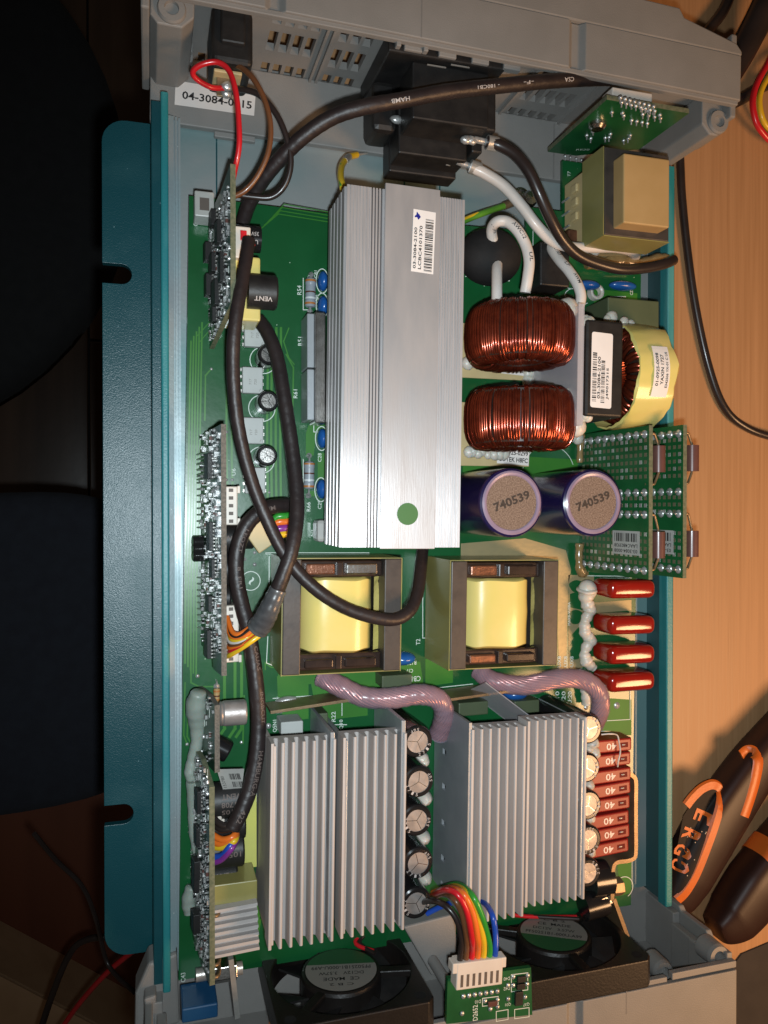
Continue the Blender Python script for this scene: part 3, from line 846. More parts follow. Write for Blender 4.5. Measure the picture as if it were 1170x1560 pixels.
    ln([(362, 1330), (362, 1352), (386, 1352), (386, 1330)]); ln([(300, 1492), (330, 1488)])
    for (px, py) in ((403, 545), (401, 618), (400, 697)): ci(px - 2, py + 4, 4.5)
    for (px, py) in ((491, 428), (491, 465), (490, 668), (489, 746)): ci(px, py, 2.2, 0.3, 0, 360, 1.9)
    ci(382, 885, 3.2); k.text('~', P(383, 885, zz), 2.6, 1.2, (0.6, 0.8, 0), (-0.8, 0.6, 0), 0, 0.03)
    ci(950, 1352, 4.2, 0.3, -60, 140); ci(880, 452, 5.5, 0.3, 120, 320, 0.6); ci(728, 720, 11, 0.25, 20, 170); ci(836, 722, 11, 0.25, 20, 170)
    ci(870, 430, 3.5, 0.3, 60, 300, 0.7)
    for y in range(1150, 1340, 45): ln([(391, y), (391, y + 26), (396, y + 26)], 0.22); ln([(391, y), (396, y)], 0.22)
    for y in range(1160, 1300, 26): ln([(512, y), (516, y), (516, y + 16), (512, y + 16)], 0.22)
    for y in (1086, 1098, 1110, 1122): ln([(293, y), (297, y)], 0.9)
    k.build('printed_legend', 'silk', board, kind='stuff')
build_pcb()

# ---- large finned heat sink
def big_sink():
    X0, X1, YA, YB = 55.7, 94.0, -13.3, 95.5
    c = ((X0 + X1) / 2, (YA + YB) / 2)
    hs = part('heat_sink', board, (c[0], c[1], 0), 'large brushed aluminium heat sink with barcode sticker and green dot')
    pr = [(6, 2.0), (6, 14.0), (1.6, 14.0)]
    for k in range(5):
        z = 16.5 + k * 4.6
        pr += [(1.5, z), (0.0, z + 0.2), (0.0, z + 3.2), (1.5, z + 3.4)]
    pr += [(0.4, 40)]
    x = 1.2
    while x < 7.4:
        pr += [(x, 40), (x, 39.86), (x + 0.35, 39.86), (x + 0.35, 40)]; x += 1.0
    x = 8.0
    while x < 11.8:
        pr += [(x, 40), (x, 38.4), (x + 0.45, 38.4), (x + 0.45, 40)]; x += 0.98
    pr += [(12.0, 40)]
    pr += [(29.8, 40)]
    x = 30.2
    while x < 37.6:
        pr += [(x, 40), (x, 39.75), (x + 0.4, 39.75), (x + 0.4, 40)]; x += 0.85
    pr += [(38.3, 40), (38.3, 14), (33, 14), (33, 2.0)]
    b = MB().extrude(pr, (X0, YA, 0), (1, 0, 0), (0, 0, 1), (0, 1, 0), YB - YA)
    b.f = [f if len(f) > 4 else f[::-1] for f in b.f]
    spin(b, c)
    o = b.build('finned_body', 'sink_alu', hs, flow=True)
    import bmesh
    bm = bmesh.new(); bm.from_mesh(o.data)
    bmesh.ops.recalc_face_normals(bm, faces=bm.faces)
    bm.to_mesh(o.data); bm.free()
    p = MB().box(X0 + 12.1, X0 + 29.7, YA - 0.4, YB + 1.6, 40.05, 41.0)
    spin(p, c).build('top_plate', 'sink_plate', hs, bevel=0.15, flow=True)
    # barcode sticker
    q = [P(630, 318, 41.1), P(664, 324, 41.1), P(660, 418, 41.1), P(626, 413, 41.1)]
    s = MB().quad(q[3], q[2], q[1], q[0], 0)
    ey = ((q[0] - q[1]) + (q[3] - q[2])).normalized(); ex = ((q[0] - q[3]) + (q[1] - q[2])).normalized()
    ct = sum(q, Vector()) / 4; W = (q[0] - q[3]).length; H = (q[1] - q[0]).length
    e = Vector((0, 0, 0.05))
    s.text('03-3084-2100', ct + e - ex * W * 0.12 + ey * H * 0.36, W * 0.66, H * 0.13, ex, ey, 1, 0.02)
    s.text('LCBC4101370', ct + e - ex * W * 0.10 + ey * H * 0.13, W * 0.70, H * 0.14, ex, ey, 1, 0.02)
    s.bars(ct + e - ex * W * 0.04 - ey * H * 0.24, W * 0.86, H * 0.36, ex, ey, 1, 70, 3)
    bl = ct + e + ex * W * 0.40 + ey * H * 0.30
    s.add([bl + ex * (0.9 + 0.4 * math.sin(4 * a)) * math.cos(a) + ey * (0.8 + 0.3 * math.cos(3 * a)) * math.sin(a) for a in [2 * math.pi * k / 18 for k in range(18)]], [tuple(range(18))], 2)
    s.build('sticker', ['paper', 'ink', 'blue_ink'], hs)
    g = P(621, 783, 41.08)
    MB().cyl((g.x, g.y, 41.02), (g.x, g.y, 41.12), 3.4, 28).build('round_sticker', 'green_dot', hs)
    # transistors clamped along the side
    for (ya, yb) in ((477, 560), (562, 640)):
        a, b_ = P(468, ya, 12), P(479, yb, 12)
        MB().box(a.x, b_.x, b_.y, a.y, 1.0, 12).build('clamped_transistor', 'connector_white' if False else 'plate_alu', hs, bevel=0.3)
    a, b_ = P(480, 474, 13), P(497, 645, 13)
    MB().box(a.x, b_.x, b_.y, a.y, 3.0, 13).build('clamp_bar', 'steel', hs, bevel=0.5)
    a, b_ = P(483, 792, 9), P(498, 826, 9)
    MB().box(a.x, b_.x, b_.y, a.y, 1.0, 9).build('clamped_transistor', 'paper_grey', hs, bevel=1.2)
big_sink()

# ---- axial resistors
def axial(name, par, c, d, L, r, bands, body='grey_resistor', label=None, leads=True):
    c, d = Vector(c), Vector(d).normalized()
    b = MB()
    a = c - d * (L / 2)
    b.lathe(a, d, [(0.001, 0), (r * 0.75, 0.02 * L), (r, 0.08 * L), (r, 0.2 * L), (r * 0.94, 0.26 * L), (r * 0.94, 0.74 * L), (r, 0.8 * L), (r, 0.92 * L), (r * 0.75, 0.98 * L), (0.001, L)], 16, 0)
    for (t, w, mi) in bands:
        rr = r * (1.03 if (t < 0.22 or t > 0.78) else 0.97)
        b.lathe(a, d, [(rr, (t - w / 2) * L), (rr, (t + w / 2) * L)], 16, mi)
    if leads:
        for s in (-1, 1):
            e = c + d * (s * L / 2); f = e + d * (s * 2.0)
            b.tube([e, e + d * (s * 1.2), f + Vector((0, 0, -0.8)), Vector((f.x, f.y, 0))], 0.35, 6, 4, 4)
    o = b.build(name, [body, 'band_brown', 'band_white', 'band_orange', 'solder'], par, smooth=40)
    if label: o['label'] = label
    return o
p = P(473, 446, 3.5); axial('resistor', board, p, (0.02, 1, 0), 10.2, 1.9, [(0.12, 0.07, 3), (0.50, 0.05, 1), (0.30, 0.06, 2), (0.88, 0.07, 3)])
p = P(471, 724, 3.5); axial('resistor', board, p, (0.02, 1, 0), 9.6, 1.9, [(0.10, 0.07, 3), (0.56, 0.05, 1), (0.32, 0.06, 2), (0.90, 0.06, 3)])
p = P(330, 1062, 3.0); axial('resistor', board, p, (0.02, 1, 0), 6.0, 1.1, [(0.15, 0.1, 1), (0.38, 0.08, 3), (0.58, 0.08, 1), (0.85, 0.1, 3)], 'tape_tan')
for k, py in enumerate((1192, 1247, 1306)):
    p = P(401, py, 2.2); axial('resistor', board, p, (0.01, 1, 0), 7.0, 1.25, [(0.3, 0.07, 1), (0.5, 0.07, 1), (0.68, 0.07, 1)], 'grey_resistor')
for py in (1108, 1138):
    p = P(396, py, 2.2); axial('resistor', board, p, (0.01, 1, 0), 4.0, 0.9, [(0.4, 0.1, 1), (0.6, 0.1, 1)], 'grey_resistor')

# ---- blue disc capacitors beside the sink
for (px, py, L) in ((492, 428, 3.4), (492, 466, 3.4), (491, 668, 3.4), (490, 745, 3.4)):
    p = P(px, py, 4)
    MB().ball((p.x, p.y, 3.6), 3.3, 16, 10, 0, (0.55, 1.05, 1.0)).build('disc_capacitor', 'blue_part', board, smooth=60)

# ---- ferrite transformers
def transformer(name, label, x0, x1, y0, y1, h, lidm):
    c = ((x0 + x1) / 2, (y0 + y1) / 2)
    t = part(name, board, (c[0], c[1], 0), label)
    leg = 5.7
    for s, (a, b_) in enumerate(((x0, x0 + leg), (x1 - leg, x1))):
        spin(MB().box(a, b_, y0, y1, 0.8, h), c).build('core_limb', 'ferrite', t, bevel=0.35)
    spin(MB().box(x0 + leg, x1 - leg, y0 + 0.4, y1 - 0.4, 0.8, 8), c).build('core_yoke', 'ferrite', t)
    # outer wrap of clear-yellow tape on the four sides
    w = MB(); e = 0.35; zt = h - 0.5
    w.box(x0 - e, x0 - 0.03, y0 - e, y1 + e, 0.6, zt); w.box(x1 + 0.03, x1 + e, y0 - e, y1 + e, 0.6, zt)
    w.box(x0, x1, y0 - e, y0 - 0.03, 0.6, zt - 0.6); w.box(x0, x1, y1 + 0.03, y1 + e, 0.6, zt - 0.6)
    spin(w, c).build('tape_wrap', 'tape_olive', t)
    # winding under yellow tape, lying along Y
    xm, yl = (x0 + leg + x1 - leg) / 2 - 0.7, 6.2
    R = (x1 - x0 - 2 * leg) / 2 - 0.75
    wd = MB(); vs = []; fs = []; n = 28
    ys = [y0 + yl, y0 + yl + 0.8, (y0 + y1) / 2 - 5, (y0 + y1) / 2, (y0 + y1) / 2 + 5, y1 - yl - 0.8, y1 - yl]
    rr = [0.93, 1.0, 1.0, 1.015, 1.0, 1.0, 0.93]
    for y, k in zip(ys, rr):
        for i in range(n + 1):
            a = math.pi * i / n
            cx = math.copysign(abs(math.cos(a)) ** 0.62, math.cos(a)); sz = abs(math.sin(a)) ** 0.75
            vs.append((xm + R * k * cx, y + 0.25 * math.sin(i * 0.9), 8.2 + (h - 9.2) * k * sz))
    m_ = n + 1
    for j in range(len(ys) - 1):
        for i in range(n): fs.append((j * m_ + i, (j + 1) * m_ + i, (j + 1) * m_ + i + 1, j * m_ + i + 1))
    fs.append(tuple(range(m_))); fs.append(tuple(range((len(ys) - 1) * m_, len(ys) * m_))[::-1])
    wd.add(vs, fs)
    spin(wd, c).build('winding', 'tape_yellow', t, smooth=50)
    # loose end of tape at the side of the winding
    fl = MB(); k = 14
    for i in range(k):
        y_a = y0 + yl + (y1 - y0 - 2 * yl) * i / k; y_b = y0 + yl + (y1 - y0 - 2 * yl) * (i + 1) / k
        f_a = 1.2 + 1.6 * abs(math.sin(i * 0.42 + 0.8)); f_b = 1.2 + 1.6 * abs(math.sin((i + 1) * 0.42 + 0.8))
        fl.quad((xm + R - 0.8, y_a, h - 5), (xm + R - 0.8, y_b, h - 5), (xm + R + f_b, y_b, h - 7.5), (xm + R + f_a, y_a, h - 7.5))
    spin(fl, c).build('tape_end', 'tape_yellow', t)
    # bobbin cheeks with coppery lids at both ends
    for (ya, yb, top) in ((y0 + 0.6, y0 + yl - 0.3, 0), (y1 - yl + 0.3, y1 - 0.6, 1)):
        bc = MB().box(x0 + leg + 0.2, x1 - leg - 0.2, ya, yb, 6, h - 2.6)
        spin(bc, c).build('bobbin', 'bobbin_black', t, bevel=0.6)
        wl = (x1 - x0 - 2 * leg)
        for i, (fa, fb) in enumerate(((0.06, 0.40), (0.54, 0.92))):
            lb = MB().box(x0 + leg + wl * fa, x0 + leg + wl * fb, ya + 0.9, yb - 1.5 if top == 0 else yb - 0.9, h - 2.7, h - 1.0)
            spin(lb, c).build('bobbin_lid', lidm[top * 2 + i], t, bevel=0.5)
        rb = MB().box(x0 + leg + wl * 0.43, x0 + leg + wl * 0.50, ya + 0.4, yb - 0.4, h - 2.7, h - 1.3)
        spin(rb, c).build('bobbin_rib', 'bobbin_black', t, bevel=0.3)
    ft = MB().lathe((x0 + 8, y0 - 0.2, 0.2), (0, 0, 1), [(4.0, 0), (4.0, 1.0), (2.6, 1.0), (2.6, 0)], 20)
    spin(ft, c).build('mounting_pad', 'steel', t, smooth=30)
a, b_, = P(430, 1034, 25), P(611, 851, 25)
c1, c2 = P(430, 940, 25).x, P(611, 940, 25).x
transformer('transformer', 'ferrite transformer crossed by the thick black sleeved cable', c1 + 0.2, c2, a.y + 0.6, b_.y + 0.2, 25, ['bobbin_black', 'bobbin_black', 'copper_lid', 'steel'])
a, b_ = P(688, 1022, 25), P(850, 853, 25)
c1, c2 = P(687, 940, 25).x, P(850, 940, 25).x
transformer('transformer', 'ferrite transformer with nothing across its yellow winding', c1, c2, a.y, b_.y, 25, ['copper_lid', 'bobbin_black', 'copper_lid', 'bobbin_black'])

# ---- large storage capacitors
def snap_cap():
    t = part('storage_capacitor', board, (0, 0, 0))
    h, r = 40.0, 11.2
    MB().lathe((0, 0, 0.3), (0, 0, 1), [(r - 0.5, 0), (r, 0.8), (r, h - 1.5), (r - 0.25, h - 0.7), (r - 0.9, h - 0.3)], 48).build('sleeve', 'cap_purple', t, smooth=40)
    MB().lathe((0, 0, 0.3), (0, 0, 1), [(r - 0.9, h - 0.3), (r - 1.5, h + 0.05), (r - 2.2, h - 0.1), (r - 2.5, h - 0.5)], 48).build('rolled_rim', 'cap_rim', t, smooth=60)
    d = MB().cyl((0, 0, h - 0.6), (0, 0, h - 0.15), r - 2.5, 44)
    for k in range(44):       # fibrous edge of the disc
        a = 2 * math.pi * k / 44
        d.add([((r - 2.7) * math.cos(a), (r - 2.7) * math.sin(a), h - 0.14), ((r - 2.45) * math.cos(a + 0.15), (r - 2.45) * math.sin(a + 0.15), h - 0.2), ((r - 2.9) * math.cos(a + 0.1), (r - 2.9) * math.sin(a + 0.1), h - 0.1)], [(0, 1, 2)])
    d.build('top_disc', 'cap_disc', t)
    a = math.radians(20)
    MB().text('740539', (0, 0.6, h - 0.05), 13.2, 2.9, (math.cos(a), math.sin(a), 0), (-math.sin(a), math.cos(a), 0), 0, 0.03).build('stamped_number', 'emboss', t)
    return t
sc0 = snap_cap()
pa, pb = P(780, 766, 40), P(904, 766, 40)
sc0.location = Vector((pa.x, pa.y, 0)) * MM - wloc(board)
sc0['label'] = 'purple storage capacitor stamped 740539 against the big heat sink'
copy_tree(sc0, board, (pb.x, pb.y, 0), 'purple storage capacitor stamped 740539 next to the perforated boards')

# ---- copper toroid chokes
def toroid(name, label, cx, cy, cz, R, r, W, turns, wire, axis, gap=0.0, seedv=1):
    rnd = random.Random(seedv)
    t = part(name, board, (cx, cy, 0), label)
    ax = Vector(axis).normalized()
    e1 = Vector((0, 0, 1)); e2 = ax.cross(e1)
    c = Vector((cx, cy, cz))
    core = MB()
    prof = [(R - wire * 1.2, -W / 2 + wire), (R - wire * 1.2, W / 2 - wire), (r + wire * 1.2, W / 2 - wire), (r + wire * 1.2, -W / 2 + wire), (R - wire * 1.2, -W / 2 + wire)]
    core.lathe(c, ax, prof, 40)
    core.build('core', 'bobbin_black', t, smooth=30)
    b = MB()
    for k in range(turns):
        a = 2 * math.pi * (k + rnd.uniform(-0.22, 0.22)) / turns + gap
        rd = e1 * math.cos(a) + e2 * math.sin(a)
        tn = ax.cross(rd)
        pts = []
        hw = W / 2 + rnd.uniform(-0.3, 0.4); ro = R + rnd.uniform(-0.2, 0.45)
        for q in range(20):
            u = 2 * math.pi * q / 20 + math.pi
            cu, su = math.cos(u), math.sin(u)
            x = math.copysign(abs(cu) ** 0.7, cu); y = math.copysign(abs(su) ** 0.7, su)
            pts.append(c + rd * ((ro + r) / 2 + (ro - r) / 2 * x) + ax * (hw * y) + tn * (wire * 0.5 * (q / 20 - 0.5)))
        pts.append(pts[0])
        b.tube(pts, wire * 0.5, 6, 0, 0, caps=False)
    b.build('copper_winding', 'enamel_wire', t, smooth=60, kind='stuff')
    return t
for (py, py_base, lab, sd) in ((492, 562, 'copper wound toroid choke below the black ferrite bead', 3), (629, 692, 'copper wound toroid choke next to the purple storage capacitors', 5)):
    cy = P(780, py, 38).y
    cx = 124.0
    t = toroid('toroid_choke', lab, cx, cy, 19.6, 18.6, 7.5, 19.6, 120, 1.0, (0, 1, 0.0), seedv=sd)
    # tan carrier plate with part label
    a, b_ = P(703, py + 55, 1.2), P(806, py + 88 if py < 550 else py + 82, 1.2)
    cx0 = P(690, py + 60, 1.2).x
    MB().box(cx0, b_.x, b_.y, cy + 8, 0.25, 1.3).build('carrier', 'cream_plastic', t, bevel=0.2)
    s = MB(); w = 13.0; h = 6.2
    cc = P(782, py + 66, 1.4)
    s.quad((cc.x - w / 2, cc.y - h / 2, 1.4), (cc.x + w / 2, cc.y - h / 2, 1.4), (cc.x + w / 2, cc.y + h / 2, 1.4), (cc.x - w / 2, cc.y + h / 2, 1.4))
    s.text('01-0925-0299', (cc.x, cc.y + 1.3, 1.46), 12.0, 1.7, mi=1, bold=0.02)
    s.text('COTEK H8FC', (cc.x, cc.y - 1.3, 1.46), 12.0, 1.8, mi=1, bold=0.02)
    spin(s, (cc.x, cc.y), math.radians(-3.5)).build('sticker', ['paper', 'ink'], t)
    g = MB()
    for k in range(9):
        g.ball(P(716 + k * 7 + random.uniform(-4, 4), py + 62 + random.uniform(-4, 4), 2.5), random.uniform(1.4, 2.6), 10, 6, 0, (1, 1, 0.7), 0.04)
    g.build('white_glue', 'glue_white', t, smooth=70)

# ---- yellow taped toroid with black plate and clear sheet
def taped_toroid():
    c = P(1004, 563, 37.5); cx, cy, cz, R = c.x, c.y, 18.8, 18.8
    x0, x1 = P(974, 560, 37).x, P(1030, 560, 37).x
    xm = (x0 + x1) / 2
    t = toroid('taped_choke', 'toroid choke wrapped in yellow tape with a white part sticker', xm, cy, cz, R - 2.2, 7.8, x1 - x0 - 0.6, 44, 1.7, (1, 0.0, 0), seedv=9)
    tape = MB(); n = 60; vs = []; fs = []
    rows = [(x0 - 0.4, -0.6), (x0, 0.1), ((x0 * 2 + x1) / 3, 0.25), ((x0 + 2 * x1) / 3, 0.3), (x1, 0.0), (x1 + 1.4, -1.5), (x1 + 1.6, -5)]
    for (x, dr) in rows:
        for k in range(n):
            a = 2 * math.pi * k / n
            fold = 0.35 * math.sin(a * 9) * (1 if x > xm else 0.35) + 0.22 * math.sin(a * 23 + x)
            rr = R + dr + fold
            vs.append((x + 0.5 * math.sin(a * 7 + 1) * (1 if x > x1 - 1 or x < x0 else 0), cy + rr * math.sin(a), cz + rr * math.cos(a)))
    for j in range(len(rows) - 1):
        for k in range(n):
            k2 = (k + 1) % n
            fs.append((j * n + k, j * n + k2, (j + 1) * n + k2, (j + 1) * n + k))
    tape.add(vs, fs)
    tape.build('yellow_tape', 'tape_yellow', t, smooth=30)
    # sticker curved over the top of the tape
    s = MB(); w = 5.4; ang = 0.46
    sx0, sx1 = P(996, 560, 38).x, P(1020, 560, 38).x
    k = 14; va = []; rr = R + 0.75
    for i in range(k + 1):
        a = -ang + 2 * ang * i / k - 0.03
        for x in (sx0, sx1): va.append((x, cy + rr * math.sin(a), cz + rr * math.cos(a)))
    s.add(va, [(2 * i, 2 * i + 1, 2 * i + 3, 2 * i + 2) for i in range(k)])
    for body, fx, wd, hh in (('01-0925-0098', 0.22, 11.5, 1.2), ('YAXIN 1727', 0.52, 10.5, 1.25), ('E342506 YX-01 C US', 0.82, 12.5, 0.95)):
        x = sx0 + (sx1 - sx0) * fx
        tb = MB().text(body, (0, 0, 0), wd, hh, (1, 0, 0), (0, 1, 0), 0, 0.02)
        vs = []
        for v in tb.v:
            a = v.x / rr
            vs.append((x - v.y, cy + (rr + 0.07) * math.sin(a), cz + (rr + 0.07) * math.cos(a)))
        s.add(vs, tb.f, 1)
    s.build('sticker', ['paper', 'ink'], t)
    # black housing with barcode sticker
    a, b_ = P(893, 486, 35), P(949, 636, 35)
    h = part('choke_housing', board, ((a.x + b_.x) / 2, (a.y + b_.y) / 2, 0), 'black housing with white barcode sticker beside the yellow taped choke')
    spin(MB().box(a.x, b_.x, b_.y, a.y, 0.4, 35), ((a.x + b_.x) / 2, (a.y + b_.y) / 2)).build('body', 'brown_plastic' if False else 'black_plastic', h, bevel=0.9, seg=3)
    q = [P(902, 505, 35.1), P(934, 508, 35.1), P(931, 624, 35.1), P(899, 620, 35.1)]
    s = MB()
    ey = ((q[0] - q[1]) + (q[3] - q[2])).normalized(); ex = ((q[0] - q[3]) + (q[1] - q[2])).normalized()
    ct = sum(q, Vector()) / 4; W = (q[0] - q[3]).length; H = (q[1] - q[0]).length
    rc = 0.8; pl = []
    for (sx, sy, a0) in ((1, 1, 0), (-1, 1, 90), (-1, -1, 180), (1, -1, 270)):
        for i in range(5):
            a = math.radians(a0 + 22.5 * i)
            pl.append(ct + ex * (sx * (W / 2 - rc) + rc * math.cos(a)) + ey * (sy * (H / 2 - rc) + rc * math.sin(a)))
    s.add(pl, [tuple(range(len(pl)))])
    e = Vector((0, 0, 0.05))
    s.bars(ct + e - ex * W * 0.09 + ey * H * 0.33, W * 0.66, H * 0.2, ex, ey, 1, 64, 4)
    s.text('03-3084-2100', ct + e - ex * W * 0.10 + ey * H * 0.12, W * 0.56, H * 0.14, ex, ey, 1, 0.02)
    s.bars(ct + e - ex * W * 0.14 - ey * H * 0.07, W * 0.58, H * 0.18, ex, ey, 1, 60, 5)
    s.text('J49017315', ct + e - ex * W * 0.17 - ey * H * 0.30, W * 0.42, H * 0.14, ex, ey, 1, 0.02)
    s.build('sticker', ['paper', 'ink'], h)
    # frosted barrier sheet between the chokes
    xs = q[0].x - 4.6; ya, yb = P(890, 648, 36).y, P(896, 464, 36).y
    b = MB()
    b.box(xs - 0.35, xs + 0.35, ya, yb, 0.5, 36); b.box(xs - 1.6, xs + 0.6, ya, yb, 36.05, 36.5)
    spin(b, (xs, (ya + yb) / 2)).build('barrier_sheet', 'clear_sheet', board, label='frosted plastic barrier sheet between copper chokes and black housing')
    g = MB()
    for (px, py, z, r) in ((872, 482, 30, 5.2), (871, 498, 29, 5.0), (871, 514, 27, 4.6), (869, 528, 24, 4.0), (874, 622, 30, 5.6), (873, 636, 29, 5.0), (868, 648, 24, 4.2), (896, 492, 33, 2.6), (893, 632, 33, 2.6), (930, 484, 17, 2.6), (955, 492, 20, 2.2), (962, 500, 18, 2.0),
                           (870, 662, 6, 3.4), (880, 664, 6, 3.0), (862, 668, 4, 2.8), (812, 560, 2, 3), (808, 575, 2, 3), (820, 570, 2, 2.6)):
        p = P(px, py, z); [g.ball(p + Vector((random.uniform(-1, 1), random.uniform(-1.6, 1.6), random.uniform(-1.5, 0))) * (0.45 * r), r * random.uniform(0.6, 0.9), 12, 8, 0, (1, 1.1, 0.8), 0.05) for _ in range(3)]
    g.build('white_glue', 'glue_white', board, smooth=70, kind='stuff')
taped_toroid()

# ---- finned heat sinks over the low-voltage side
def fin_sink(label, x0, x1, ya, yb, zt, nf, fin_h, th, side=None, stag=0.0):
    c = ((x0 + x1) / 2, (ya + yb) / 2)
    t = part('finned_heat_sink', board, (c[0], c[1], 0), label)
    pitch = (x1 - x0 - th) / (nf - 1)
    pr = [(0, zt - fin_h - 2.2), (0, zt)]; tp = th * 0.55
    for k in range(nf):
        xa = k * pitch
        if k: pr += [(xa - tp, zt - fin_h + 0.5), (xa - 0.05, zt - 0.3), (xa + 0.2, zt)]
        pr += [(xa + th - 0.2, zt), (xa + th + 0.05, zt - 0.3)]
        if k < nf - 1: pr += [(xa + th + tp, zt - fin_h + 0.5), ((xa + th + xa + pitch) / 2, zt - fin_h)]
    pr += [(x1 - x0, zt - fin_h - 2.2)]
    b = MB().extrude(pr, (x0, ya, 0), (1, 0, 0), (0, 0, 1), (0, 1, 0), yb - ya)
    spin(b, c)
    o = b.build('finned_body', 'fin_alu', t)
    import bmesh
    bm = bmesh.new(); bm.from_mesh(o.data); bmesh.ops.recalc_face_normals(bm, faces=bm.faces); bm.to_mesh(o.data); bm.free()
    if side:
        for (xa, mat_, yy) in side:
            spin(MB().box(xa, xa + 1.4, ya + 1, yb + yy, 0.5, zt - 0.6), c).build('side_plate', mat_, t, bevel=0.2)
    return t
zt = 33
xa, xb = P(411, 1280, zt).x, P(510, 1280, zt).x
ya, yb = P(460, 1441, zt).y, P(460, 1130, zt).y
fin_sink('narrow finned heat sink standing next to the main ribbon of axial resistors', xa, xb, ya, yb, zt, 7, 5.6, 0.9, [(xa + 0.2, 'fin_alu', -1), (xb - 1.7, 'plate_alu', 2)])
HX1 = xb
xa, xb = P(521, 1280, zt).x, P(618, 1280, zt).x
ya2, yb2 = P(570, 1423, zt).y, P(570, 1121, zt).y
fin_sink('narrow finned heat sink directly beside the row of small black capacitors', xa, xb, ya2, yb2, zt, 7, 5.6, 0.9, [(xa + 0.2, 'plate_alu', -1), (xb - 1.7, 'plate_alu', 4)])
HX2 = xb
xa, xb, xc = P(717, 1240, zt).x, P(801, 1240, zt).x, P(893, 1240, zt).x
ya3, yb3 = P(800, 1388, zt).y, P(800, 1104, zt).y
w1 = fin_sink('wide finned heat sink half with the drilled side plate', xa, xb - 0.3, ya3 - 1.5, yb3 - 0.4, zt, 7, 5.2, 0.95)
fin_sink('wide finned heat sink half bordering the blade fuses', xb + 0.3, xc, ya3 + 1, yb3 + 0.8, zt, 8, 5.2, 0.95, [(xc - 1.7, 'plate_alu', -1)])
# drilled side plate of the wide sink
pl = MB(); X = xa - 0.9
holes = [PX(676, y, X) for y in (1112, 1146, 1199, 1254, 1308, 1348)]
hh = [(h.y - 1.0, h.y + 1.0, h.z - 1.7, h.z + 1.7) for h in holes]
tmp = MB(); holed_plate(tmp, ya3 - 1, yb3 + 2, 0.6, zt - 0.4, 0, 1.0, hh)
for v in tmp.v: v.x, v.y = X + v.y, v.x
spin(tmp, (X, (ya3 + yb3) / 2)).build('drilled_plate', 'plate_alu', w1)
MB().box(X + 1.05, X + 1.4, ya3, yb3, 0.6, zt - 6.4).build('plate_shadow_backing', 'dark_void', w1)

# ---- rows of small electrolytic capacitors
def small_cap(r, h, topm, mark, sleeve='black_gloss', vent=3):
    t = part('electrolytic_capacitor', board, (0, 0, 0))
    MB().lathe((0, 0, 0.2), (0, 0, 1), [(r - 0.3, 0), (r, 0.5), (r, 1.6), (r - 0.25, 2.1), (r, 2.6), (r, h - 0.9), (r - 0.2, h - 0.35), (r * 0.86, h), (r * 0.68, h)], 28).build('sleeve', sleeve, t, smooth=40)
    d = MB().cyl((0, 0, h - 0.5), (0, 0, h + 0.05), r * 0.69, 26)
    d.build('can_top', topm, t)
    v = MB()
    for k in range(vent):
        a = 2 * math.pi * k / vent + 0.4
        v.line([(0, 0, h + 0.1), (r * 0.62 * math.cos(a), r * 0.62 * math.sin(a), h + 0.1)], 0.2)
    v.build('vent_score', mark, t)
    return t
cap10 = small_cap(5.2, 30.5, 'cap_top', 'steel')
tx = MB()
for k, s in enumerate(('2', '7', '1', '5')):
    a = math.radians(-110 + k * 22)
    tx.text(s, (4.05 * math.cos(a), 4.05 * math.sin(a), 30.85), 0.7, 1.0, (-math.sin(a), math.cos(a), 0), (-math.cos(a), -math.sin(a), 0))
for k, s in enumerate('5uF'):
    a = math.radians(60 + k * 16)
    tx.text(s, (4.05 * math.cos(a), 4.05 * math.sin(a), 30.85), 0.6, 0.9, (-math.sin(a), math.cos(a), 0), (-math.cos(a), -math.sin(a), 0))
tx.build('sleeve_print', 'print_white', cap10)
LAB1 = ['small black capacitor under the pink stranded cable end, first of the row by the drilled plate', 'second small black capacitor down the drilled plate row', 'third and middle small black capacitor in the drilled plate row', 'fourth small black capacitor down the drilled plate row', 'small black capacitor half hidden under the ribbon of coloured wires']
rows = [(636, 1130), (638, 1191), (635, 1250), (637, 1315), (634, 1376)]
for i, (px, py) in enumerate(rows):
    p = P(px, py, 30.5)
    if i == 0:
        cap10.location = Vector((p.x, p.y, 0)) * MM - wloc(board); cap10['label'] = LAB1[0]; cap10.rotation_euler = (0, 0, 0.5)
    else: copy_tree(cap10, board, (p.x, p.y, 0), LAB1[i], rz=random.uniform(-2, 2))
LAB2 = ['small black capacitor with the brightest top, leaning past the pink cable by the fuses', 'second small capacitor in the row between wide heat sink and fuses', 'third and middle small capacitor in the row by the fuses', 'fourth small capacitor in the row by the fuses', 'last small capacitor in the fuse row, by the bare metal bracket']
for i, (px, py) in enumerate([(897, 1111), (894, 1170), (896, 1227), (896, 1280), (895, 1330)]):
    p = P(px, py, 30.5)
    copy_tree(cap10, board, (p.x, p.y, 0), LAB2[i], rz=random.uniform(-1, 1) + 1.0)
g = MB()
for (px, py) in ((652, 1165), (654, 1222), (652, 1283), (655, 1345), (650, 1160), (905, 1145), (910, 1135), (913, 1150), (908, 1160), (905, 1200), (905, 1250), (906, 1302), (912, 1165)):
    p = P(px, py, 22); g.ball((p.x - 0.6, p.y, 17), random.uniform(2.2, 3.0), 12, 8, 0, (1.1, 0.9, 1.8), 0.06)
g.build('white_glue', 'glue_white', board, smooth=70, kind='stuff')

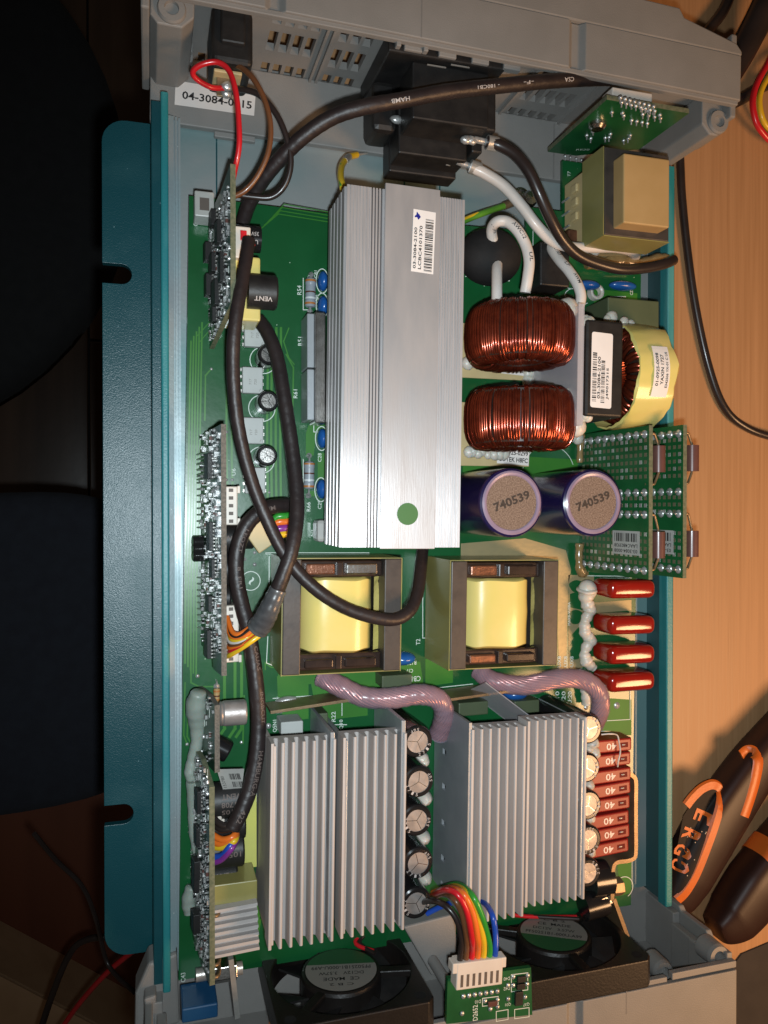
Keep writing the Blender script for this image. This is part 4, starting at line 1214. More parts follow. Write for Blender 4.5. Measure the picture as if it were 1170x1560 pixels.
cap6 = small_cap(3.5, 9.5, 'steel', 'dark_void', 'black_gloss', 3)
LAB3 = ['small black capacitor tucked beside the sleeved cable, next to white optocoupler', 'small black capacitor between two white optocouplers', 'small black capacitor after the last fully visible white optocoupler']
for i, (px, py) in enumerate(((409, 540), (409, 611), (407, 694))):
    p = P(px, py, 9.5)
    if i == 0: cap6.location = Vector((p.x, p.y, 0)) * MM - wloc(board); cap6['label'] = LAB3[0]
    else: copy_tree(cap6, board, (p.x, p.y, 0), LAB3[i], rz=0.7 * i)

# ---- white optocouplers
def opto():
    t = part('optocoupler', board, (0, 0, 0))
    MB().box(-3.4, 3.4, -4.4, 4.4, 0.9, 3.8).build('body', 'opto_white', t, bevel=0.35)
    b = MB()
    for s in (-1, 1):
        for k in range(4): b.box(s * 3.4 - 0.5, s * 3.4 + 0.5, -3.9 + k * 2.4, -2.9 + k * 2.4, 0.1, 1.6)
    b.build('pins', 'tinned', t)
    k = MB().text('720', (0.9, -0.6, 3.86), 1.9, 0.8, (0, 1, 0), (-1, 0, 0)); k.text('717', (-0.8, -0.6, 3.86), 1.9, 0.8, (0, 1, 0), (-1, 0, 0)); k.text('/', (2.4, -3.3, 3.86), 0.6, 0.9)
    k.build('print', 'ink_grey', t)
    return t
op = opto()
ol = ['white optocoupler chip half under the sleeved cable near the yellow coil', 'white optocoupler chip between first two small black capacitors', 'white optocoupler chip between the last two small black capacitors', 'white optocoupler chip mostly hidden by the crossing cable, beside resistor R66']
for i, (px, py) in enumerate(((388, 508), (385, 579), (386, 656), (389, 732))):
    p = P(px, py, 3.8)
    if i == 0: op.location = Vector((p.x, p.y, 0)) * MM - wloc(board); op['label'] = ol[0]
    else: copy_tree(op, board, (p.x, p.y, 0), ol[i])

# ---- red film capacitors and their glue
rc = part('film_capacitor', board, (0, 0, 0))
x0, x1 = P(929, 950, 14).x, P(1000, 950, 14).x
hw = (x1 - x0) / 2
b = MB(); b.box(-hw, hw, -3.5, 3.5, 0.6, 14.5)
o = b.build('epoxy_body', 'red_epoxy', rc, bevel=2.6, seg=5)
for f in o.data.polygons: f.use_smooth = True
for s in (-1, 1): MB().cyl((s * (hw - 2.5), 0, 0), (s * (hw - 2.5), 0, 1.2), 0.5, 8).build('lead', 'solder', rc)
rl = ['glossy red film capacitor closest to the perforated boards', 'glossy red film capacitor, second after the perforated boards', 'glossy red film capacitor, third after the perforated boards', 'glossy red film capacitor closest to the blade fuses']
for i, py in enumerate((898, 953, 998, 1040)):
    p = P(965, py, 14); q = ((x0 + x1) / 2, p.y, 0)
    if i == 0: rc.location = Vector(q) * MM - wloc(board); rc['label'] = rl[0]; rc.rotation_euler = (0, 0, -0.02)
    else: copy_tree(rc, board, q, rl[i], rz=random.uniform(-0.03, 0.02))
g = MB()
g.tube([P(894, 897, 5), P(893, 915, 4), P(898, 930, 4), P(891, 948, 3.5), P(892, 966, 4), P(899, 975, 4), P(891, 992, 3.5), P(894, 1008, 4), P(905, 1018, 4)], [3.6, 2.6, 2.4, 2.0, 2.2, 2.4, 1.9, 2.4, 1.6], 12, 0, 6, wob=0.12)
g.ball(P(895, 899, 4), 3.7, 14, 9, 0, (1, 1.1, 0.9), 0.03)
g.tube([P(888, 1042, 2), P(892, 1055, 2.5), P(894, 1072, 2)], [1.6, 2.0, 1.9], 10, 0, 6, wob=0.1)
g.build('white_glue', 'glue_white', board, smooth=70, kind='stuff')

# ---- pink stranded cables from the transformers
def litz(label, pts, r):
    t = part('stranded_cable', board, pts[0], label)
    path = spline([Vector(p) for p in pts], 10)
    MB().tube(pts, r * 0.72, 12, 0, 10).build('core', 'litz', t, smooth=60)
    b = MB(); ns = 16
    for k in range(ns):
        q = []; e1 = None
        for i, p in enumerate(path):
            tg = (path[min(i + 1, len(path) - 1)] - path[max(i - 1, 0)]).normalized()
            e1 = tg.orthogonal().normalized() if e1 is None else (e1 - tg * e1.dot(tg)).normalized()
            e2 = tg.cross(e1); a = 2 * math.pi * k / ns + i * 0.16
            q.append(p + (e1 * math.cos(a) + e2 * math.sin(a)) * r * 0.80)
        b.tube(q, r * 0.155, 6, 0, 0)
    b.build('strands', 'litz', t, smooth=60, kind='stuff')
    MB().tube(pts, r * 1.03, 16, 0, 10, wob=0.03).build('shrink_sheath', 'litz_sheath', t, smooth=70)
litz('pink stranded cable looping out from the cable-crossed transformer', [P(488, 1030, 4), P(515, 1044, 8), P(555, 1062, 12), P(600, 1063, 15), P(640, 1058, 17), P(668, 1066, 18), P(677, 1090, 16), P(668, 1120, 11)], 3.5)
litz('pink stranded cable looping from the clear transformer round to the fuse row', [P(728, 1020, 4), P(752, 1038, 9), P(800, 1044, 13), P(850, 1034, 15), P(888, 1036, 16), P(911, 1054, 16), P(914, 1080, 14), P(905, 1104, 9)], 3.5)

# ---- small parts between the transformers and heat sinks
a = P(610, 1004, 6); MB().ball((a.x + 1, a.y, 5), 4.4, 18, 10, 0, (1.1, 0.55, 1)).build('disc_capacitor', 'blue_part', board, smooth=60)
a = P(784, 1056, 6); MB().ball((a.x, a.y, 6), 5.0, 18, 10, 0, (1, 0.5, 0.9)).build('disc_capacitor', 'blue_part', board, smooth=60)
def boxcap(px0, py0, px1, py1, h, m='olive_box', name='box_capacitor', label=None, bev=0.4, z0=0.3):
    a, b_ = P(px0, py1, h), P(px1, py0, h)
    return MB().box(a.x, b_.x, a.y, b_.y, z0, h).build(name, m, board, bevel=bev, label=label)
boxcap(582, 1027, 628, 1049, 9); boxcap(699, 1068, 744, 1092, 12); boxcap(784, 1066, 822, 1088, 12); boxcap(485, 1086, 500, 1108, 10)
boxcap(926, 459, 1004, 496, 16, label='olive green box capacitor beside the yellow taped choke')
boxcap(428, 1098, 462, 1122, 10, 'opto_white', 'terminal_block', 'pale grey terminal block at the end of the narrow heat sink')
a = P(450, 1075, 14)
MB().obox((a.x + 6, a.y - 1, 6.5), (1, 0.08, 0), (0, 1, 0), 14, 0.5, 6).build('metal_strip', 'brass', board, bevel=0.1)
a = P(735, 1060, 14)
MB().obox((a.x, a.y, 7), (1, 0.06, 0), (0, 1, 0), 17, 0.5, 6.5).build('metal_strip', 'brass', board, bevel=0.1)
sl = MB(); pp = [P(420, 1085, 1), P(424, 1072, 1), P(436, 1067, 1), P(450, 1067, 1)]
sl.tube(pp, 1.5, 10, 0, 6); sl.build('solder_bridge', 'solder', board, smooth=60)
# clear film sheet standing between the sinks
MB().obox(P(770, 1080, 14), (0.75, -0.6, 0.25), (0.2, 0.2, 1), 13, 9, 0.2).build('clear_film', 'clear_sheet', board)

# ---- tall transformer in the corner
def corner_transformer():
    z = 30.0
    A, B_, C_, D = P(921, 222, z), P(1019, 239, z), P(1019, 372, z), P(921, 353, z)
    c = (A + B_ + C_ + D) / 4
    t = part('bias_transformer', board, (c.x, c.y, 0), 'boxy transformer with tan tape block and dark core beside the upright green board')
    x0, x1, y0, y1 = (A.x + D.x) / 2, (B_.x + C_.x) / 2, (C_.y + D.y) / 2, (A.y + B_.y) / 2
    MB().box(x0, x1, y0, y1, 16, z).build('core', 'ferrite', t, bevel=0.3)
    MB().box(x0 - 0.35, x0 - 0.03, y0 - 0.3, y1 + 0.3, 16, z - 0.3).build('tape_wrap', 'tape_olive', t)
    MB().box(x0 - 0.3, x1 + 0.3, y0 - 0.35, y0 - 0.03, 16, z - 0.3).build('tape_wrap', 'tape_olive', t)
    q0, q1, q2, q3 = P(950, 232, 36), P(1022, 244, 36), P(1018, 350, 36), P(950, 336, 36)
    MB().box((q0.x + q3.x) / 2, (q1.x + q2.x) / 2, (q2.y + q3.y) / 2, (q0.y + q1.y) / 2, z - 1, 36).build('tape_block', 'tape_tan', t, bevel=0.5)
    MB().box(x0 + 1.0, x1 - 1, y0 + 2, y1 - 2, 0.8, 15.9).build('bobbin', 'cream_plastic', t, bevel=0.3)
    for py in (285, 306, 328):
        p = P(884, py, 11)
        MB().box(p.x - 1.8, x0 + 1.2, p.y - 1.5, p.y + 1.5, 7, 11).build('bobbin_lug', 'cream_plastic', t, bevel=0.5)
        MB().cyl((p.x - 1.2, p.y - 1.8, 0), (p.x - 1.2, p.y - 1.8, 5), 0.4, 8).build('pin', 'solder', t)
corner_transformer()
boxcap(866, 352, 898, 374, 10, 'copper_lid', 'brown_capacitor', 'dull brown box capacitor under the white mains wire', 0.6)
boxcap(823, 372, 868, 434, 13, 'black_plastic', 'black_capacitor', 'matt black box capacitor under the looping white wire', 0.6)
g = MB()
for (px, py, z, r) in ((905, 346, 14, 3.4), (908, 355, 12, 3.2), (912, 342, 13, 2.6), (905, 382, 5, 2.4)):
    g.ball(P(px, py, z), r, 12, 8, 0, (1, 1, 1.1), 0.04)
g.build('white_glue', 'glue_white', board, smooth=70, kind='stuff')
g = MB(); g.tube([P(895, 398, 3), P(920, 402, 3), P(945, 396, 3), P(975, 402, 3), P(1005, 394, 4), P(1020, 392, 6)], [2.8, 2.4, 3.0, 2.2, 2.2, 1.0], 12, 0, 6, wob=0.08)
g.build('amber_glue', 'glue_amber', board, smooth=70, kind='stuff')
for (px, py, sx) in ((897, 434, 1.35), (950, 435, 1.6)):
    p = P(px, py, 4); MB().ball((p.x, p.y, 3.4), 3.0, 18, 10, 0, (sx * 1.25, 0.62, 0.9)).build('varistor', 'blue_part', board, smooth=60)
p = P(911, 444, 3)
MB().lathe((p.x, p.y, 0.1), (0, 0, 1), [(3.0, 0), (2.9, 2.6), (2.3, 2.8), (1.7, 2.4), (1.5, 0.4)], 20).build('fixing_ring', 'glue_white', board, smooth=40)
p = P(952, 388, 6); MB().cyl((p.x - 4, p.y - 4, 2.6), (p.x + 6, p.y - 3.2, 2.6), 2.4, 16).build('crimp_sleeve', 'tinned', board, smooth=40)

# black ferrite bead with its wire
p = P(757, 384, 18)
bead = part('ferrite_bead', board, (p.x, p.y, 0), 'round black ferrite bead with white wire through it')
MB().ball((p.x, p.y, 12), 11.6, 32, 18, 0, (1.0, 0.86, 0.74)).build('body', 'bead_black', bead, smooth=60)

# ---- busbar bracket, studs and power terminals
def strip_path(pts, z0, z1, th):
    b = MB()
    pts = [Vector((p.x, p.y, 0)) for p in pts]
    n = len(pts); L_, R_ = [], []
    for i, p in enumerate(pts):
        d = (pts[min(i + 1, n - 1)] - pts[max(i - 1, 0)]).normalized(); q = Vector((-d.y, d.x, 0)) * (th / 2)
        L_.append(p + q); R_.append(p - q)
    vs = []
    for l, r in zip(L_, R_): vs += [(l.x, l.y, z0), (r.x, r.y, z0), (r.x, r.y, z1), (l.x, l.y, z1)]
    fs = [(0, 1, 2, 3), tuple(4 * (n - 1) + k for k in (3, 2, 1, 0))]
    for i in range(n - 1):
        for k in range(4): fs.append((4 * i + k, 4 * i + (k + 1) % 4, 4 * (i + 1) + (k + 1) % 4, 4 * (i + 1) + k))
    return b.add(vs, fs)
bk = part('busbar_bracket', board, P(960, 1260), 'bent brassy busbar bracket wrapped round the red fuses')
strip_path(spline([P(956, 1178, 15), P(964, 1182, 15), P(969, 1190, 15), P(969, 1220, 15), P(969, 1260, 15), P(969, 1298, 15), P(966, 1308, 15), P(955, 1312, 15), P(941, 1314, 15), P(935, 1322, 15), P(934, 1345, 15), P(933, 1372, 15)], 4), 1.0, 15, 1.5).build('bent_strip', 'brass', bk, smooth=30)
e0, e1_ = P(936, 1370, 15), P(957, 1428, 15)
MB().obox(((e0.x + e1_.x) / 2, (e0.y + e1_.y) / 2, 8), e1_ - e0, (0, 0, 1), (e1_ - e0).length / 2, 7, 0.7).build('angled_tab', 'brass', bk)
p = P(943, 1352, 9); MB().cyl((p.x - 3, p.y, 8), (p.x + 1.5, p.y, 8), 3.4, 6).build('bolt', 'brass', bk, bevel=0.2)
tm = part('power_terminal', board, P(915, 1350), 'dark glossy power terminal post behind the fuse bracket')
a = P(917, 1350, 16)
MB().cyl((a.x - 2, a.y, 10), (a.x + 6, a.y, 10), 6.5, 28).build('post', 'black_gloss', tm, smooth=40)
a = P(912, 1392, 16)
MB().cyl((a.x - 3, a.y, 10), (a.x + 6, a.y + 1, 10), 5.0, 24).build('collar', 'black_gloss', tm, smooth=40)
MB().cyl((a.x + 3, a.y + 2, 12), (a.x + 7, a.y + 3, 12), 2.6, 6).build('nut', 'steel', tm)
# left power stud
ls = part('power_terminal', board, P(350, 1470), 'tinned power stud and tab between small heat sink and fan')
e0, e1_ = P(352, 1462, 18), P(362, 1552, 18)
MB().obox(((e0.x + e1_.x) / 2, (e0.y + e1_.y) / 2, 9), e1_ - e0, (0, 0, 1), (e1_ - e0).length / 2, 9, 0.8).build('tab', 'tinned', ls)
a = P(342, 1484, 10); MB().cyl((a.x - 5, a.y, 8), (a.x + 4, a.y, 8), 3.6, 6).build('nut', 'steel', ls, bevel=0.2)
MB().cyl((a.x - 9, a.y, 8), (a.x + 6, a.y, 8), 2.1, 14).build('stud', 'tinned', ls, smooth=40)
boxcap(277, 1528, 332, 1560, 14, 'blue_box', 'box_capacitor', 'blue box capacitor marked C43 at the board end', 0.5)

# ---- blade fuses: pulled by hand, so each is a thing
def fuse():
    t = thing('blade_fuse', 'red blade fuse', 'fuse', (0, 0, 0), 'red 40 amp blade fuses')
    b = MB()
    pr = [(-9.5, 7.5), (-9.5, 14.6), (-8.7, 15.6), (8.7, 15.6), (9.5, 14.6), (9.5, 7.5), (6.8, 5.5), (-6.8, 5.5)]
    b.extrude(pr, (0, 2.35, 0), (1, 0, 0), (0, 0, 1), (0, -1, 0), 4.7)
    b.build('body', 'fuse_red', t, bevel=0.55, seg=3)
    w = MB().box(4.2, 7.4, -0.9, 0.9, 15.62, 15.70)
    w.build('test_slot', 'fuse_dark', t)
    MB().ball((5.6, 0.1, 15.65), 0.6, 10, 6, 0, (1.4, 0.5, 0.35)).build('test_tip', 'tinned', t, smooth=60)
    MB().text('40', (0.4, -0.1, 15.68), 4.2, 2.5, (-1, 0, 0), (0, -1, 0), 0, 0.015).build('rating_print', 'fuse_print', t)
    for s in (-1, 1): MB().box(s * 5.2 - 2.4, s * 5.2 + 2.4, -0.4, 0.4, 0.2, 6).build('blade', 'tinned', t)
    return t
fz = fuse()
fx = P(958, 1210, 15.6).x - 9.6
fl = ['red 40 blade fuse at the top of the row, nearest the pink cable', 'red 40 blade fuse, second from the pink cable, crossed by a fine wire', 'red 40 blade fuse, third from the pink cable, at the bracket tip', 'red 40 blade fuse, fourth from the pink cable', 'red 40 blade fuse, fifth from the pink cable', 'red 40 blade fuse, sixth from the pink cable', 'red 40 blade fuse, last but one before the bracket bend', 'red 40 blade fuse, last of the row, at the bracket bend']
for i, py in enumerate((1136, 1159, 1181.5, 1204, 1226, 1248.5, 1270.5, 1294)):
    y = P(935, py, 15.6).y
    q = (fx + (1.4 - i * 0.12) + random.uniform(-0.35, 0.35), y + random.uniform(-0.15, 0.15), random.uniform(-0.3, 0.4))
    if i == 0: fz.location = Vector(q) * MM; fz['label'] = fl[0]; fz.rotation_euler = (0, 0, 0.0)
    else: copy_tree(fz, None, q, fl[i], rz=random.uniform(0.02, 0.055))
hold = MB(); a, b_ = P(905, 1306, 5), P(960, 1126, 5)
hold.box(fx - 9, fx + 9.5, a.y - 1, b_.y + 1.5, 0.2, 2.4)
hold.build('fuse_holder', 'black_plastic', board, bevel=0.4)
MB().tube([P(916, 1119, 17), P(930, 1118, 18), P(940, 1120, 17), P(943, 1130, 17), P(945, 1145, 17), P(942, 1160, 17), P(941, 1168, 16)], 0.28, 6, 0, 6).build('fine_wire', 'white_wire', board, smooth=60)

# ------------------------------------------------------------------ upright boards
def upright(name, label, Xb, Xt, zt, y0, y1, outline, face, edge, th=1.6):
    """board leaning in X; outline in (s along Y 0..1, t up 0..1)"""
    t = thing(name, label, 'circuit board', ((Xb + Xt) / 2, (y0 + y1) / 2, 0.2))
    up = Vector((Xt - Xb, 0, zt)); H = up.length; up.normalize()
    nr = Vector((0, 1, 0)).cross(up).normalized()
    if nr.x > 0: nr = -nr
    fr = lambda s, h, d=0.0: Vector((Xb, y0 + s, 0.2)) + up * h + nr * d
    b = MB(); n = len(outline)
    pts = [(s * (y1 - y0), h * H) for s, h in outline]
    f0 = [fr(s, h, 0) for s, h in pts]; f1 = [fr(s, h, -th) for s, h in pts]
    b.add(f0 + f1, [tuple(range(n))], 0)
    b.f.append(tuple(range(n, 2 * n))[::-1]); b.m.append(0)
    for i in range(n):
        b.f.append((i, n + i, n + (i + 1) % n, (i + 1) % n)); b.m.append(1)
    b.build('substrate', [face, edge], t)
    return t, fr, up, nr, H
def smd_field(t, fr, up, nr, L, H, chips, n_small, seedv, pins=True, d0=0.05, keep=None, dens=1.0):
    rnd = random.Random(seedv)
    ey = Vector((0, 1, 0))
    for (s, h, w, hh, dp) in chips:
        c = part('chip', t, fr(s, h, 0))
        MB().obox(fr(s, h, dp / 2 + 0.15), ey, up, w / 2, hh / 2, dp / 2).build('package', 'black_plastic', c, bevel=0.15)
        b = MB(); k = max(3, int(w / 1.1))
        for i in range(k):
            x = s - w / 2 + (i + 0.5) * w / k
            for sg in (-1, 1): b.obox(fr(x, h + sg * (hh / 2 + 0.35), 0.35), ey, up, 0.22, 0.55, 0.25)
        b.build('pins', 'tinned', c)
    m = MB()
    for i in range(n_small):
        s, h = rnd.uniform(1, L - 1), rnd.uniform(0.8, H - 1.2)
        if keep and not keep(s, h): continue
        if any(abs(s - c[0]) < c[2] / 2 + 0.7 and abs(h - c[1]) < c[3] / 2 + 1.1 for c in chips): continue
        kind = rnd.random(); vert = rnd.random() < 0.5
        ea, eb = (ey, up) if vert else (up, ey)
        a, b_, d = rnd.choice(((0.55, 0.4, 0.25), (0.8, 0.5, 0.3), (1.0, 0.62, 0.35)))
        if kind < 0.62:
            m.obox(fr(s, h, d), ea, eb, a * 0.62, b_, d, 0 if kind < 0.5 else 3)
            for sg in (-1, 1): m.obox(fr(s, h, d) + ea * (sg * a * 0.82), ea, eb, a * 0.22, b_ * 1.02, d * 1.03, 1)
        elif kind < 0.9: m.ball(fr(s, h, 0.1), rnd.uniform(0.35, 0.75), 8, 5, 1, (1, 1, 1))
        else: m.obox(fr(s, h, 0.08), ey, up, rnd.uniform(0.5, 1.6), 0.12, 0.05, 2)
    m.build('surface_parts', ['black_gloss', 'solder', 'silk', 'ceramic'], t, kind='stuff')
def pin_row(t, fr, up, s0, s1, h, n, r=0.62, name='header_pins', m='solder'):
    b = MB()
    for i in range(n):
        s = s0 + (s1 - s0) * i / (n - 1)
        b.ball(fr(s, h, 0.1), r, 8, 5, 0, (1.6, 1, 1.1)); b.cyl(fr(s, h, 0), fr(s, -0.1, 1.2), 0.3, 6)
    b.build(name, m, t, smooth=60, kind='stuff')

# first control board, by the switch wires
Xt = P(351, 360, 31).x; Xb = Xt - 4.0
y0, y1 = P(345, 487, 31).y, P(353, 250, 31).y
bd, fr, up, nr, H = upright('control_board', 'upright control board bristling with parts, beside the small yellow coil', Xb, Xt, 31, y0 - 3, y1, [(0, 0.0), (0.16, 1.0), (1.0, 1.0), (0.93, 0.55), (0.90, 0.0)], 'board_dark', 'board_edge')
L = y1 - y0 + 3
smd_field(bd, fr, up, nr, L * 0.9, H, [(L * 0.30, H * 0.45, 8, 6, 1.6), (L * 0.52, H * 0.30, 6, 5, 1.5), (L * 0.66, H * 0.6, 7, 4, 1.6), (L * 0.18, H * 0.35, 5, 4, 1.5), (L * 0.80, H * 0.35, 5, 4.5, 1.8), (L * 0.42, H * 0.72, 9, 3, 1.4), (L * 0.40, H * 0.15, 7, 4, 2.2), (L * 0.62, H * 0.14, 6, 4, 2.4)], 400, 11, keep=lambda s, h: s > 9 * h / H)
c = P(311, 310, 9)
MB().box(c.x - 3.0, c.x + 3.2, c.y - 4.2, c.y + 4.0, 0.3, 9).build('header', 'paper_grey', bd, bevel=0.4)
MB().box(c.x - 1.4, c.x + 1.6, c.y - 2.2, c.y + 1.8, 9.0, 9.15).build('header_slot', 'connector_dark', bd)
# parts on the far side of it: white plug, yellow coil, horizontal capacitor
wp = part('white_header', bd, P(370, 380, 20))
a, b_ = P(356, 392, 22), P(382, 346, 22)
MB().box(Xt - 1, b_.x, a.y, b_.y, 8, 22).build('shell', 'connector_white', wp, bevel=0.4)
q = P(374, 362, 22.2)
MB().box(q.x - 1.6, q.x + 0.4, q.y - 1.0, q.y + 2.2, 22.02, 22.4).box(q.x - 0.2, q.x + 3.0, q.y - 2.4, q.y - 0.6, 22.02, 22.45).build('red_mark', 'red_wire', wp, bevel=0.3)
a = P(393, 362, 16)
MB().cyl((Xt, a.y, 14), (a.x + 1, a.y, 14), 4.2, 20).build('capacitor', 'black_gloss', bd, smooth=40)
tb = MB().cyltext('35V', a.x - 1.2, a.y, 14, 4.26, 2.4, 1.3, 0.1); tb.cyltext('Un', a.x - 1.2, a.y, 14, 4.26, 2.0, 1.3, -0.5); tb.build('capacitor_print', 'print_white', bd)
yc = part('yellow_coil', bd, P(385, 440, 10))
a, b_ = P(372, 488, 19), P(397, 392, 19)
MB().box(Xt + 0.2, b_.x, a.y, b_.y, 5, 19).build('tape_wrap', 'tape_yellow', yc, bevel=0.7)
vc = part('capacitor', bd, P(400, 448, 20))
a = P(420, 448, 20); e = P(376, 448, 20)
MB().lathe((e.x, a.y, 21), (1, 0, 0), [(0.001, 0), (5.4, 0), (5.4, a.x - e.x - 0.6), (5.0, a.x - e.x), (0.001, a.x - e.x)], 28).build('sleeve', 'black_plastic', vc, smooth=40)
q = P(403, 466, 25); tb = MB().cyltext('VENT', a.x - 4.6, a.y, 21, 5.46, 5.6, 1.5, -0.62, 0, 0.02); tb.build('print', 'print_white', vc)

# second control board
Xt = P(337, 840, 29).x; Xb = Xt - 4.2
y0, y1 = P(333, 1030, 29).y, P(338, 646, 29).y
bd, fr, up, nr, H = upright('control_board', 'long upright control board with two white plugs, next to the twin sleeved cables', Xb, Xt, 29, y0, y1, [(0.06, 0.0), (0.06, 0.55), (0.0, 0.62), (0.0, 1.0), (1.0, 1.0), (0.985, 0.0)], 'board_dark', 'board_edge_grey')
L = y1 - y0
smd_field(bd, fr, up, nr, L, H, [(L * 0.10, H * 0.5, 9, 5, 1.5), (L * 0.27, H * 0.55, 5, 5, 1.4), (L * 0.55, H * 0.62, 9, 4.5, 1.5), (L * 0.84, H * 0.55, 8, 5.5, 1.6), (L * 0.42, H * 0.7, 6, 4, 1.2)], 380, 21, keep=lambda s, h: s > 6)
pin_row(bd, fr, up, L * 0.14, L * 0.36, 3.2, 9); pin_row(bd, fr, up, L * 0.58, L * 0.86, 3.2, 11)
pin_row(bd, fr, up, L * 0.79, L * 0.90, H * 0.40, 6, 0.4); pin_row(bd, fr, up, L * 0.79, L * 0.90, H * 0.62, 6, 0.4)
for k in range(3):
    MB().lathe(fr(L * (0.46 + 0.03 * k), 4.5, 0.3), nr, [(2.0, 0), (2.0, 3.0), (1.6, 3.4), (0.001, 3.4)], 14).build('capacitor', 'black_gloss', bd, smooth=40)
def plug(par, px0, py0, px1, py1, z, npin, name='white_plug', letters=False):
    a, b_ = P(px0, py1, z), P(px1, py0, z)
    h = part(name, par, ((a.x + b_.x) / 2, (a.y + b_.y) / 2, z - 8))
    MB().box(a.x, b_.x, a.y, b_.y, z - 9, z).build('shell', 'connector_white', h, bevel=0.4)
    s = MB()
    for i in range(npin):
        y = a.y + (b_.y - a.y) * (i + 0.5) / npin
        s.box((a.x + b_.x) / 2 - 0.7, (a.x + b_.x) / 2 + 0.7, y - 0.55, y + 0.55, z + 0.02, z + 0.1)
    s.build('contacts', 'connector_dark', h)
    MB().box(b_.x - 0.05, b_.x + 0.9, b_.y - 2.2, b_.y + 0.2, z - 9, z - 0.4).build('ear', 'connector_white', h, bevel=0.2)
    MB().box(b_.x - 0.05, b_.x + 0.9, a.y - 0.2, a.y + 2.2, z - 9, z - 0.4).build('ear', 'connector_white', h, bevel=0.2)
    return h
plug(bd, 342, 741, 362, 800, 15, 5)
plug(bd, 340, 922, 364, 1010, 15, 8)
for (py, rr, body) in ((822, 4.8, '50V'), (868, 5.5, ''), (912, 4.0, 'VENT')):
    e = P(340, py, 12); xe = P(372 if py < 850 else 352, py, 12).x
    v = part('capacitor', bd, (e.x + 3, e.y, 6))
    MB().lathe((Xt + 0.1, e.y, 9), (1, 0, 0), [(0.001, 0), (rr, 0), (rr, xe - Xt - 0.6), (rr - 0.4, xe - Xt), (0.001, xe - Xt)], 24).build('sleeve', 'black_plastic', v, smooth=40)
    if body: MB().cyltext(body, xe - 4, e.y, 9, rr + 0.06, 4.2, 1.6, 0.12).build('print', 'print_dim', v)
e = P(388, 816, 11); xe = P(388, 816, 11).x
MB().lathe((P(365, 815, 9).x, e.y, 6), (1, 0, 0), [(0.001, 0), (4.6, 0), (4.6, 4.4), (4.2, 4.9), (0.001, 4.9)], 24).build('capacitor', 'black_plastic', board, smooth=40)

# third: small board with silver can and white silicone
Xt = P(327, 1120, 21).x; Xb = Xt - 4.0
y0, y1 = P(330, 1172, 21).y, P(325, 1072, 21).y
bd, fr, up, nr, H = upright('small_board', 'small upright board with shiny silver capacitor and white silicone bead', Xb, Xt, 21, y0 - 1, y1 + 1, [(0.0, 0.15), (0.0, 1.0), (0.93, 1.0), (1.0, 0.6), (1.0, 0.0), (0.08, 0.0)], 'board_dark', 'board_edge_grey')
L = y1 - y0 + 2
smd_field(bd, fr, up, nr, L, H, [], 26, 31)
pin_row(bd, fr, up, L * 0.2, L * 0.8, 2.5, 5, 0.5)
a = P(376, 1088, 19); e = P(338, 1088, 19)
v = part('silver_capacitor', bd, (a.x - 3, a.y, 12))
MB().lathe((Xt + 0.1, a.y, 16), (1, 0, 0), [(2.6, 0), (2.6, 1.6), (3.5, 1.7), (3.9, 2.2), (3.7, 2.7), (4.0, 3.2), (4.0, a.x - Xt - 0.5), (3.7, a.x - Xt), (0.001, a.x - Xt)], 28).build('can', 'cap_top', v, smooth=40)
a = P(345, 1138, 14)
MB().lathe((Xt + 0.1, a.y, 9), (0.86, -0.5, 0.1), [(0.001, 0), (3.6, 0), (3.6, 5.5), (3.3, 6.1), (0.001, 6.1)], 24).build('capacitor', 'black_gloss', bd, smooth=40)
g = MB(); g.tube([P(303, 1054, 12), P(299, 1075, 10), P(301, 1100, 7), P(300, 1130, 6), P(294, 1155, 5), P(290, 1175, 5), P(293, 1188, 5)], [2.2, 3.6, 2.9, 2.0, 1.9, 2.0, 1.8], 12, 0, 6, wob=0.04)
g.build('silicone_bead', 'glue_grey', bd, smooth=70)

# fourth: long board at the low-voltage end
Xt = P(319, 1340, 29).x; Xb = Xt - 3.6
y0, y1 = P(316, 1502, 29).y, P(322, 1176, 29).y
bd, fr, up, nr, H = upright('control_board', 'long upright control board carrying the small finned heat sink and paper label', Xb, Xt, 29, y0, y1, [(0.0, 0.0), (0.0, 1.0), (0.93, 1.0), (1.0, 0.55), (1.0, 0.0)], 'board_dark', 'board_edge')
L = y1 - y0
smd_field(bd, fr, up, nr, L, H, [(L * 0.46, H * 0.5, 6, 5, 2.2), (L * 0.38, H * 0.45, 5, 5, 2.0), (L * 0.62, H * 0.5, 6, 4.5, 1.5), (L * 0.80, H * 0.55, 7, 5, 1.5), (L * 0.2, H * 0.5, 6, 5, 2.5)], 420, 41)
pin_row(bd, fr, up, L * 0.80, L * 0.95, 4, 7, 0.55); pin_row(bd, fr, up, L * 0.55, L * 0.70, 4, 6, 0.55)
g = MB(); g.tube([P(292, 1190, 5), P(294, 1230, 4), P(296, 1270, 4), P(299, 1300, 4)], [1.8, 1.9, 1.7, 1.2], 10, 0, 6, wob=0.06)
g.build('silicone_bead', 'glue_grey', bd, smooth=70)
g = MB(); g.tube([P(292, 1350, 3), P(288, 1372, 3), P(290, 1390, 3)], [1.8, 2.6, 2.0], 10, 0, 6, wob=0.06); g.build('silicone_bead', 'glue_grey', bd, smooth=70)
